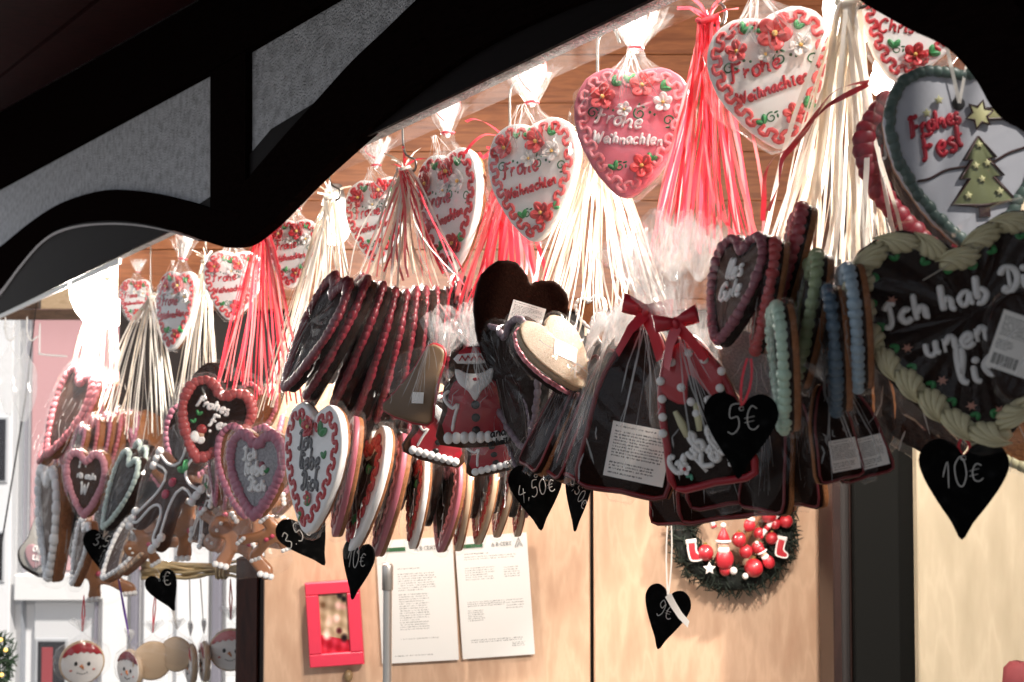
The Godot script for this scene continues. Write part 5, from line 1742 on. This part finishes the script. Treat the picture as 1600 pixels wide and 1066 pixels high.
var TOMB: PackedVector2Array
func slab_thing(label: String, px: float, py: float, hpx: float, yaw: float, roll: float, off: float, front: bool, sticker := false, seed_ := 0, bow := "", pitch := 0.0) -> Node3D:
	if TOMB.is_empty():
		TOMB = smooth(v2([-.48, -.82, .0, -.85, .48, -.82, .47, -.3, .42, .2, .3, .55, .16, .82, .0, .88, -.16, .82, -.3, .55, -.42, .2, -.47, -.3]), 3, true)
	var c := on_front(px, py, off)
	var s := hpx / 1.7 * -c.z / F
	var o := thing("gingerbread_slab", label, "gingerbread slab", c, "bagged gingerbread slabs under the large red ribbons")
	o.basis = facing(px, yaw, roll, pitch) * Basis().scaled(Vector3.ONE * s)
	part("gingerbread", plate_mesh("tomb_base", TOMB, -.13, -.03, .02), dough("gingerbread"), o)
	part("chocolate_front", plate_mesh("tomb_front", TOMB, -.032, .04, .02), dough("chocolate"), o)
	var red := icing("slab_red", .32, .012, .022)
	part("red_rim", outline_tube("tomb_rim%s" % front, TOMB, .035, .04, .045 if front else .026, .8), red if front else icing("slab_dark_red", .14, .006, .01), o)
	if sticker:
		part("sticker", card_mesh(.62, .56, .004), label_mat(), o, Transform3D(Basis(Vector3.BACK, deg_to_rad(-2)), Vector3(.12, -.42, .05)))
	if front:
		var white := icing("white", .8, .79, .78)
		part("red_cap", plate_mesh("tomb_cap", smooth(v2([-.36, .3, -.12, .1, .0, .42, .2, .12, .36, .3, .24, .6, .1, .78, -.1, .78, -.24, .6]), 3, true), .02, .075, .02), icing("cap_red", .45, .02, .03), o)
		for q in [[-.33, .42], [-.36, .22], [-.4, .02], [-.12, .3], [-.05, .12], [-.02, -.02], [.14, .1], [.3, .2], [.36, .38], [.2, .55], [-.16, .6], [.05, .66], [.38, .02], [-.44, -.16]]:
			part("white_dot", dot_mesh(), white, o, Transform3D(Basis().scaled(Vector3(.05, .05, .04)), Vector3(q[0], q[1], .09)))
		for q in [[-.22, -.1, .2], [-.02, -.06, -.1]]:
			var gg := Geo.new()
			tube(gg, PackedVector3Array([Vector3(0, .16, 0), Vector3(.01, .0, 0), Vector3(0, -.16, 0)]), .05, -1.0, 8)
			part("cream_stick", gg.mesh(), icing("stick_cream", .6, .57, .36), o, Transform3D(Basis(Vector3.BACK, q[2]), Vector3(q[0], q[1], .07)))
		part("lettering", lettering([["Gruß aus", -.02, -.40, .92, 36], ["Köln", .12, -.56, .48, 36]], .036, .06), white, o)
		for q in [[-.3, -.6], [.26, -.62], [.36, -.5]]:
			var fl := part("icing_flower", flower_mesh(), white, o, Transform3D(Basis().scaled(Vector3.ONE * .08), Vector3(q[0], q[1], .05)))
			part("flower_centre", dot_mesh(), icing("red", .45, .02, .03), fl, Transform3D(Basis().scaled(Vector3.ONE * .3), Vector3(0, 0, .3)))
			part("icing_leaf", leaf_mesh(), icing("mint", .12, .4, .28), o, Transform3D(Basis(Vector3.BACK, 2.4).scaled(Vector3.ONE * .06), Vector3(q[0] + .06, q[1] - .08, .05)))
	var bag := part("cellophane_bag", bag_mesh(seed_, 1.14, -.93, .98, .3, .15), film_mat("slab_film"), o)
	crease(bag, label.hash() % 7, .95, -.85, .46, .125)
	part("gathered_top", tuft_mesh(seed_, .7), crumple_mat(), bag, Transform3D(Basis().scaled(Vector3(.62, .62, .62)), Vector3(0, .92, 0)))
	if bow:
		var bm := mat("bow_red", .50, .02, .035, .35)
		var bg := Geo.new()
		for sx in [-1, 1]:
			var rings := []
			for k in 9:
				var v := k / 8.0
				var a := v * PI
				var ring := PackedVector3Array()
				var ctr := Vector3(sx * (.02 + .3 * sin(a * .5 + .1) * (1 if v < .5 else 1)), .07 * sin(v * TAU), .05 * cos(a))
				ctr.x = sx * .3 * sin(a)
				ctr.y = .03 + .05 * sin(a) + .015 * cos(a)
				ctr.z = .06 * cos(a)
				for q in [Vector3(0, -.085, 0), Vector3(0, .085, 0), Vector3(0, .085, .008), Vector3(0, -.085, .008)]:
					ring.append(ctr + q * Vector3(1, .45 + .6 * sin(a), 1))
				rings.append(ring)
			loft(bg, rings)
		blob(bg, Vector3(0, .03, .03), Vector3(.06, .07, .06))
		var bo := part("bow", bg.mesh(), bm, o, Transform3D(Basis().scaled(Vector3(.85, 1.1, 1)), Vector3(0, .98, .1)))
		for sx in [-1, 1]:
			part("bow_tail", strip_mesh(PackedVector3Array([Vector3(0, 0, .05), Vector3(sx * .14, -.16, .09), Vector3(sx * .26, -.4, .06)]), .15, .3, .8), bm, bo)
	return o

func build_slabs():
	slab_thing("dark gingerbread slab back with a large white label, red bow on top", 990, 642, 262, -12, -9, .16, false, true, 1, "red")
	slab_thing("red capped slab lettered Gruß aus Köln with white dots and flowers", 1092, 642, 236, -8, 13, .20, true, false, 2, "red")
	slab_thing("slab edge leaning steeply left of the labelled slab, outermost", 868, 646, 190, -72, -26, .12, false, false, 3)
	slab_thing("slab edge leaning left of the labelled slab, next to the outermost", 898, 650, 200, -70, -23, .12, false, false, 0)
	slab_thing("slab edge with red rim directly left of the labelled slab", 926, 648, 210, -66, -19, .13, false, false, 1)
	slab_thing("dark slab whose red lower rim shows just under the Gruß aus Köln slab", 1118, 682, 220, -12, 11, .14, false, false, 2)
	slab_thing("slab behind with only a pale film edge showing below the red rims", 1106, 704, 220, -14, 10, .08, false, false, 3)
	slab_thing("small slab hanging lowest above the nine euro tag", 1052, 740, 160, -30, 4, .06, false, false, 0)
	slab_thing("dark slab in film between the five euro tag and the pale green rims", 1200, 704, 190, -50, -6, .12, false, false, 1)
	slab_thing("slab behind the five euro tag with its film catching the light", 1172, 706, 200, -20, 8, .05, false, false, 2)
	# gathered cellophane standing up behind the bows
	for q in [[1000, 462, 92, -8, "left gathered cellophane top above the red bow"], [1052, 440, 104, 2, "middle gathered cellophane top between the two red bows"], [1092, 440, 86, 8, "right gathered cellophane top above the second red bow"]]:
		var c := on_front(q[0], q[1] , .10)
		var s: float = q[2] * -c.z / F
		var o := thing("gathered_cellophane", q[4], "cellophane", c, "crumpled cellophane tops")
		o.basis = turned(0, -q[3]) * Basis().scaled(Vector3(s, s, s))
		part("crumpled_sheet", tuft_mesh(int(q[0]) % 4, .8), crumple_mat(), o)
	for q in [[738, 545, 70, -10, "crumpled cellophane top over the bagged Santa cookie"], [690, 560, 60, 14, "crumpled cellophane top over the plain brown biscuit bag"]]:
		var c := on_front(q[0], q[1], .12)
		var s: float = q[2] * -c.z / F
		var o := thing("gathered_cellophane", q[4], "cellophane", c, "crumpled cellophane tops")
		o.basis = turned(0, -q[3]) * Basis().scaled(Vector3(s, s, s))
		part("crumpled_sheet", tuft_mesh(int(q[0]) % 4, .8), crumple_mat(), o)

func santa(label: String, px: float, py: float, wpx: float, hpx: float, yaw: float, roll: float, off: float, printed: bool):
	var c := on_front(px, py, off)
	var w := wpx * -c.z / F
	var o := thing("santa_cookie", label, "santa cookie", c, "bagged Santa cookies")
	o.basis = turned(yaw, roll) * Basis().scaled(Vector3(w, hpx / 1.45 * -c.z / F, w))
	var base := smooth(v2([-.54, -.7, .54, -.7, .5, -.2, .46, .16, .3, .34, .29, .58, .12, .74, -.12, .74, -.29, .58, -.3, .34, -.46, .16, -.5, -.2]), 3, true)
	part("gingerbread", plate_mesh("santa_base", base, -.1, .04, .03), dough("milk_chocolate"), o)
	var coat := smooth(v2([-.47, -.56, .47, -.56, .42, -.2, .38, .1, .2, .3, -.2, .3, -.38, .1, -.42, -.2]), 2, true)
	part("red_coat", plate_mesh("santa_coat", coat, .02, .075, .02), icing("coat_red", .36, .01, .022), o)
	var white := icing("white", .8, .79, .78)
	part("beard", plate_mesh("santa_beard", smooth(v2([-.28, .42, -.1, .35, .1, .35, .28, .42, .25, .22, .1, .08, .0, -.06, -.1, .08, -.25, .22]), 3, true), .06, .12, .025), white, o)
	part("hat_band", plate_mesh("santa_band", smooth(v2([-.25, .5, .25, .5, .24, .64, -.24, .64]), 2, true), .03, .1, .025), white, o)
	part("red_hat", plate_mesh("santa_hat", smooth(v2([-.23, .63, .23, .63, .12, .73, -.12, .73]), 2, true), .03, .09, .02), icing("coat_red", .36, .01, .022), o)
	var zz := Geo.new()
	var p := PackedVector3Array()
	for k in 11: p.append(Vector3(-.22 + k * .044, .54 + (.07 if k % 2 else .0), .11))
	tube(zz, p, .016, -1.0, 5)
	part("zigzag_line", zz.mesh(), icing("red", .45, .02, .03), o)
	for k in 3:
		part("black_button", dot_mesh(), icing("black_dot", .008, .006, .006), o, Transform3D(Basis().scaled(Vector3(.065, .065, .03)), Vector3(.0, -.12 - k * .19, .08)))
	for k in 8:
		part("hem_bead", dot_mesh(), white, o, Transform3D(Basis().scaled(Vector3(.075, .09, .06)), Vector3(-.42 + k * .12, -.6, .08)))
	var arm := Geo.new()
	var ap := PackedVector3Array()
	for q in smooth(v2([-.36, -.5, -.32, -.3, -.26, -.1, -.34, -.16, -.44, -.06, -.46, .04, -.38, .1]), 3): ap.append(Vector3(q.x, q.y, .08))
	tube(arm, ap, .026)
	part("white_piping", arm.mesh(), white, o)
	part("mouth", dot_mesh(), icing("red", .45, .02, .03), o, Transform3D(Basis().scaled(Vector3(.05, .025, .02)), Vector3(.02, .26, .12)))
	var bag := part("cellophane_bag", bag_mesh(1, 1.2, -.86, .82, .3, .16), film_mat("bag_film"), o)
	crease(bag, label.hash() % 7, .8, -.1, .45, .15)
	if printed:
		part("film_print", lettering([["Hand", .30, -.60, .3, 8], ["arbeit", .32, -.72, .3, 8]], .012, .165, 4), mat("print_black", .02, .02, .02, .6), bag)

func biscuit_bag():
	var c := on_front(652, 598, .16)
	var s := 62.0 * -c.z / F
	var o := thing("biscuit_bag", "plain brown boot shaped biscuit in a film bag with a small white tag", "biscuit bag", c)
	o.basis = turned(-14, -20) * Basis().scaled(Vector3.ONE * s)
	var ol := smooth(v2([-.6, -.95, .62, -.9, .6, -.4, .5, .2, .42, .9, .2, 1.05, -.05, .95, -.2, .3, -.45, -.4]), 3, true)
	part("gingerbread", plate_mesh("boot_biscuit", ol, -.14, .08, .06), mat("dull_biscuit", .16, .095, .05, .5), o)
	part("red_edge", outline_tube("boot_edge", ol, .0, -.04, .05), icing("slab_red", .32, .012, .022), o)
	part("white_tag", card_mesh(.3, .28, .02), icing("white", .8, .79, .78), o, Transform3D(Basis(Vector3.BACK, .3), Vector3(.2, -.35, .16)))
	var bb := part("cellophane_bag", bag_mesh(2, 1.5, -1.05, 1.15, .4, .24), film_mat(), o)
	crease(bb, 4, 1.1, -.9, .5, .22)

func build_stacks_right():
	var plum := icing("plum", .26, .075, .10)
	var rim_of := func(m: Material, n := 40) -> Dictionary:
		return {"base": "gingerbread", "coat": dough("chocolate"), "coat_wrap": .07, "rim": ["bead", m, .02, n, .12, true], "film": "wrap"}
	var g := "hearts in the right-hand stack"
	hang("plum rimmed heart with a shiny film face, leftmost in the right-hand stack", g, 1152, 444, 168, -62, -15, {"base": "chocolate", "rim": ["bead", plum, .045, 40, .1, true], "face": dough("milk_chocolate"), "face_inset": .12, "text": [[["Alles", -.05, .05, .4, 6], ["Gute", .0, -.15, .4, 6]], icing("white", .8, .79, .78), .02], "film": "wrap"}, .18)
	hang("coral red rimmed heart edge second in the right-hand stack", g, 1204, 458, 160, -83, -9, rim_of.call(icing("coral_dark", .42, .06, .06)), .16)
	hang("tallest heart edge with pinkish red rim in the right-hand stack", g, 1240, 412, 176, -84, -14, rim_of.call(icing("pink_red", .36, .05, .065)), .12)
	hang("heart edge with olive green rim under the white ribbons", g, 1268, 494, 190, -83, -9, rim_of.call(icing("leaf_green", .27, .33, .18)), .16)
	hang("heart edge with pale mint rim hanging lowest in the right-hand stack", g, 1228, 566, 182, -85, 4, rim_of.call(icing("pale_mint", .42, .57, .45)), .22)
	hang("heart edge with steel blue rim in the right-hand stack", g, 1308, 536, 180, -85, 5, rim_of.call(icing("steel_blue", .075, .12, .165)), .17)
	hang("heart edge with light blue rim next to the big lettered heart", g, 1340, 502, 178, -84, 6, rim_of.call(icing("light_blue", .27, .36, .43)), .17)
	hang("brown topped heart between the light blue rim and the big lettered heart", g, 1372, 480, 160, -82, 4, {"base": "gingerbread", "film": "wrap"}, .12)
	hang("grey frosted heart back above the five euro tag", g, 1182, 570, 118, 18, 4, {"base": "frosted", "coat": dough("frosted"), "film": "wrap"}, .13)
	hang("dark heart low behind the steel blue rim with a pale film edge", g, 1300, 606, 160, -40, 30, {"base": "gingerbread", "coat": dough("chocolate"), "coat_wrap": .06, "film": "wrap"}, .1)
	hang("dark heart lowest right behind the light blue rim", g, 1335, 622, 150, -36, 34, {"base": "gingerbread", "coat": dough("chocolate"), "coat_wrap": .06, "film": "wrap"}, .06)
	stack([[1188, 480, 150, -84, -10], [1222, 500, 160, -84, -8], [1256, 560, 170, -84, -2], [1286, 470, 150, -85, -2], [1290, 580, 150, -84, 6], [1326, 560, 150, -84, 8], [1362, 560, 150, -82, 8], [1392, 520, 130, -80, 6]], "%s dark heart edge from the left filling the right-hand stack", "dark heart edges filling the right-hand stack", [{"base": "gingerbread", "coat": dough("chocolate"), "coat_wrap": .05, "film": "wrap"}, {"base": "gingerbread", "film": "wrap"}], 1280, .02)
	slab_thing("brown slab in glossy film with a cream label right of the mint rim", 1302, 676, 150, 38, 10, .16, false, true, 2)
	slab_thing("glossy brown slab with a cream label, outermost at the lower right", 1336, 674, 150, 14, 16, .12, false, true, 3)
	slab_thing("dark slab with red edge between the mint rim and the labelled slabs", 1252, 706, 170, -56, 2, .1, false, false, 0)

func build_tags():
	price_heart("ten euro black heart tag below the big lettered heart", 1505, 752, 134, .1, -4, -2, ["10€", .02, -.05, .48, 14], [1505, 686])
	price_heart("five euro black heart tag in front of the Gruß aus Köln slab", 1157, 670, 116, .27, 4, -3, ["5€", .05, -.05, .46, 12], [1170, 560])
	price_heart("nine euro black heart tag hanging alone above the cupboard door", 1040, 958, 84, .06, -34, -12, ["9€", -.02, -.1, .36, -4], [1046, 800], "white")
	price_heart("black heart tag reading 4,50 € in front of the certificates' wall", 839, 768, 90, .1, 18, 6, ["4,50€", .0, -.08, .7, 8], [838, 722], "white")
	price_heart("narrow turned black heart tag reading 3,50 € beside the door gap", 902, 776, 80, .1, -62, -4, ["3,50€", .0, .0, .8, -40], [905, 728], "white")
	price_heart("narrow black heart tag reading 10€ above the pink picture frame", 558, 884, 78, .1, -52, -8, ["10€", .0, -.04, .6, 10], [557, 838])
	price_heart("black heart tag reading 3.50€ tilted under the white scalloped heart", 478, 836, 82, .0, -10, 32, ["3.50€", -.05, -.05, .8, 2], [497, 800], "white")
	price_heart("tilted black heart tag over the golden twigs", 256, 920, 56, .08, -30, 26, ["2€", .05, .05, .5, -20], [243, 890], "white")
	price_heart("black heart tag reading 3,50 among the far left hearts", 163, 858, 66, .1, -20, 4, ["3,50", .0, .05, .56, -12], [180, 800], "cream")
	# nine euro tag's trailing white ribbon end
	var c := on_front(1058, 955, .06)
	var o := thing("ribbon_end", "loose white ribbon end across the nine euro tag", "ribbon", c)
	var path := PackedVector3Array()
	for p in [[1044, 930], [1052, 945], [1063, 962], [1076, 976]]: path.append(on_front(p[0], p[1], .08) - c)
	part("ribbon", strip_mesh(path, .009, .3, .8), ribbon_mat("white"), o)

func build_low_things():
	# golden twigs
	var c := at(315, 888, 4.6)
	var o := thing("golden_twigs", "bundle of golden twigs tied together below the cookies", "twig bundle", c)
	var r := RandomNumberGenerator.new()
	r.seed = 8
	var gold := mat("gold_twig", .62, .47, .26, .3, {"metallic": .45})
	for k in 9:
		var g := Geo.new()
		var p := PackedVector3Array()
		var y0 := r.randf_range(-.03, .03)
		var y1 := r.randf_range(-.045, .04)
		for s in 9:
			var v := s / 8.0
			var x := lerpf(-.215, .2 + r.randf_range(-.0, .02), v)
			p.append(Vector3(x, lerpf(y0, y1, v) * (1.0 - .6 * exp(-pow((x - .07) * 14, 2))) + .006 * sin(v * 9 + k), r.randf_range(-.012, .012)))
		tube(g, p, .0075 + r.randf() * .003, .005, 7)
		part("twig", g.mesh(), gold, o)
	var tg := Geo.new()
	for k in 3:
		var p := PackedVector3Array()
		for s in 13: p.append(Vector3(.06 + k * .013 + .003 * sin(s), cos(TAU * s / 12) * .036, sin(TAU * s / 12) * .03))
		tube(tg, p, .006)
	part("raffia_tie", tg.mesh(), mat("raffia", .6, .45, .25, .6), o)
	# snowman cookies in bags
	snowman("smiling snowman cookie with red hat, leftmost of the low row", 128, 1036, 68, 6, true, [131, 930], "red")
	snowman("half turned snowman cookie with dark red hat and violet ribbon", 202, 1046, 60, -55, true, [185, 905], "violet")
	snowman("round biscuit back in a bag with red string, middle of the low row", 238, 1032, 60, 180, true, [244, 915], "red")
	snowman("round biscuit behind the middle one, turned edge on", 276, 1022, 54, 150, true, [262, 915], "white")
	snowman("thin bagged biscuit seen edge on, left of the pair", 297, 1038, 62, -80, true, [296, 905], "white")
	snowman("thin bagged biscuit seen edge on, right of the pair", 318, 1034, 62, -82, true, [313, 905], "white")
	snowman("blushing snowman cookie with pink hat beside the brown post", 360, 1016, 66, -8, true, [360, 905], "pink")
	# thin black cord at far left
	var a := at(57, 470, 8.8)
	var g := Geo.new()
	tube(g, PackedVector3Array([Vector3.ZERO, at(40, 620, 8.8) - a, at(22, 730, 8.7) - a, at(2, 850, 8.7) - a, at(-8, 930, 8.7) - a]), .006)
	var cord := thing("black_cord", "thin black cord hanging in front of the far left window", "cord", a)
	part("cord", g.mesh(), mat("black_rubber", .01, .01, .01, .5), cord)
	# white wire hooks and hanging film on the far left
	for q in [[8, 512, "white wire hook nearest the left picture edge"], [42, 512, "white wire hook right of the black cord's top"], [62, 515, "angled white wire bracket on the far left window"]]:
		var k := at(q[0], q[1], 8.6)
		var hg := Geo.new()
		var p := PackedVector3Array()
		for s in smooth(v2([0, .05, .0, -.02, .02, -.06, .05, -.04]) if q[0] != 62 else v2([0, .03, 0, -.1, .01, -.115, .13, -.125]), 4): p.append(Vector3(s.x, s.y, 0) * 1.45)
		tube(hg, p, .006)
		var ho := thing("white_hook", q[2], "hook", k)
		part("wire", hg.mesh(), icing("white", .8, .79, .78), ho)
	for q in [[14, 590, "pale cellophane bag hanging at the left picture edge"], [38, 600, "second pale cellophane bag hanging at far left"]]:
		var k := at(q[0], q[1], 8.6)
		var s := 70.0 * 8.6 / F
		var bo := thing("empty_bag", q[2], "cellophane bag", k, "pale bags at the far left window")
		bo.basis = Basis().scaled(Vector3(s * .5, s * 1.25, s * .5))
		part("cellophane_bag", bag_mesh(1), crumple_mat(), bo)
	# small dark red thing in the bottom right corner
	var bc := at(1592, 1062, 3.2)
	var bt := thing("red_cloth", "corner of dark red cloth at the bottom right", "cloth", bc)
	var bg := Geo.new()
	var rings := []
	for k in 7:
		var ring := PackedVector3Array()
		for i in 14:
			var aa := TAU * i / 14
			var rr: float = [.0, .02, .034, .04, .045, .05, .055][k] + .004 * sin(aa * 4 + k)
			ring.append(Vector3(cos(aa) * rr, [.045, .043, .03, .0, -.05, -.1, -.15][k], sin(aa) * rr))
		rings.append(ring)
	loft(bg, rings)
	part("cloth", bg.mesh(), mat("dark_red_cloth", .12, .012, .015, .8), bt)

func snowman(label: String, px: float, py: float, dpx: float, yaw: float, bagged: bool, top: Array, ribbon: String):
	var c := at(px, py, 4.7)
	var s := dpx * .5 * 4.7 / F
	var o := thing("snowman_cookie", label, "snowman cookie", c, "bagged snowman cookies in the low row")
	o.basis = facing(px, yaw, 0) * Basis().scaled(Vector3.ONE * s)
	var disc := PackedVector2Array()
	for i in 28: disc.append(Vector2.from_angle(TAU * i / 28))
	part("biscuit", plate_mesh("round_biscuit", disc, -.22, .06, .08), mat("round_biscuit", .56, .40, .26, .6), o)
	var d2 := PackedVector2Array()
	for i in 28: d2.append(Vector2.from_angle(TAU * i / 28) * .92)
	part("icing_face", plate_mesh("round_face", d2, .04, .12, .03), icing("snow", .82, .78, .74), o)
	var hat := PackedVector2Array()
	for i in 13:
		var a := lerpf(.35, PI - .35, i / 12.0)
		hat.append(Vector2(cos(a), sin(a)) * .93)
	for i in 12:
		hat.append(Vector2(lerpf(-.82, .82, (i + .5) / 12.0), .32 + .16 * sin(PI * (i + .5) / 12.0) + (.05 if i % 2 else -.03)))
	part("red_hat", plate_mesh("snow_hat", hat, .1, .15, .015), icing({"red": "hat_red", "violet": "hat_dark", "pink": "hat_pink"}.get(ribbon, "hat_red"), {"violet": .2, "pink": .62}.get(ribbon, .42), {"violet": .015, "pink": .16}.get(ribbon, .015), {"violet": .03, "pink": .16}.get(ribbon, .025)), o)
	for q in [[-.28, .0], [.28, -.04]]:
		part("eye", dot_mesh(), icing("black_dot", .008, .006, .006), o, Transform3D(Basis().scaled(Vector3(.08, .1, .04)), Vector3(q[0], q[1], .13)))
	var nose := Geo.new()
	tube(nose, PackedVector3Array([Vector3(-.08, -.08, .13), Vector3(.02, -.2, .15), Vector3(.06, -.28, .14)]), .08, .02)
	part("nose", nose.mesh(), icing("carrot", .6, .2, .06), o)
	for k in 5:
		part("mouth_dot", dot_mesh(), icing("black_dot", .008, .006, .006), o, Transform3D(Basis().scaled(Vector3.ONE * .03), Vector3(-.2 + k * .1, -.42 - .06 * sin(PI * k / 4.0), .13)))
	for sx in [-.5, .5]:
		part("cheek", dot_mesh(), icing("cheek", .6, .22, .18), o, Transform3D(Basis().scaled(Vector3(.07, .05, .02)), Vector3(sx, -.3, .13)))
	var bag := part("cellophane_bag", bag_mesh(1, 2.5, -1.2, 1.45, .5, .34), film_mat("bag_film"), o)
	part("gathered_top", tuft_mesh(2, .7), crumple_mat(), bag, Transform3D(Basis().scaled(Vector3(.8, .6, .8)), Vector3(0, 1.4, 0)))
	var t: Vector3 = o.transform.affine_inverse() * at(top[0], top[1], 4.7)
	for sx in [-.05, .07]:
		part("hanging_ribbon", strip_mesh(PackedVector3Array([Vector3(0, 1.42, 0), Vector3(0, 1.42, 0).lerp(t, .5) + Vector3(sx, 0, 0), t]), .07, .2, .9), ribbon_mat(ribbon), o)
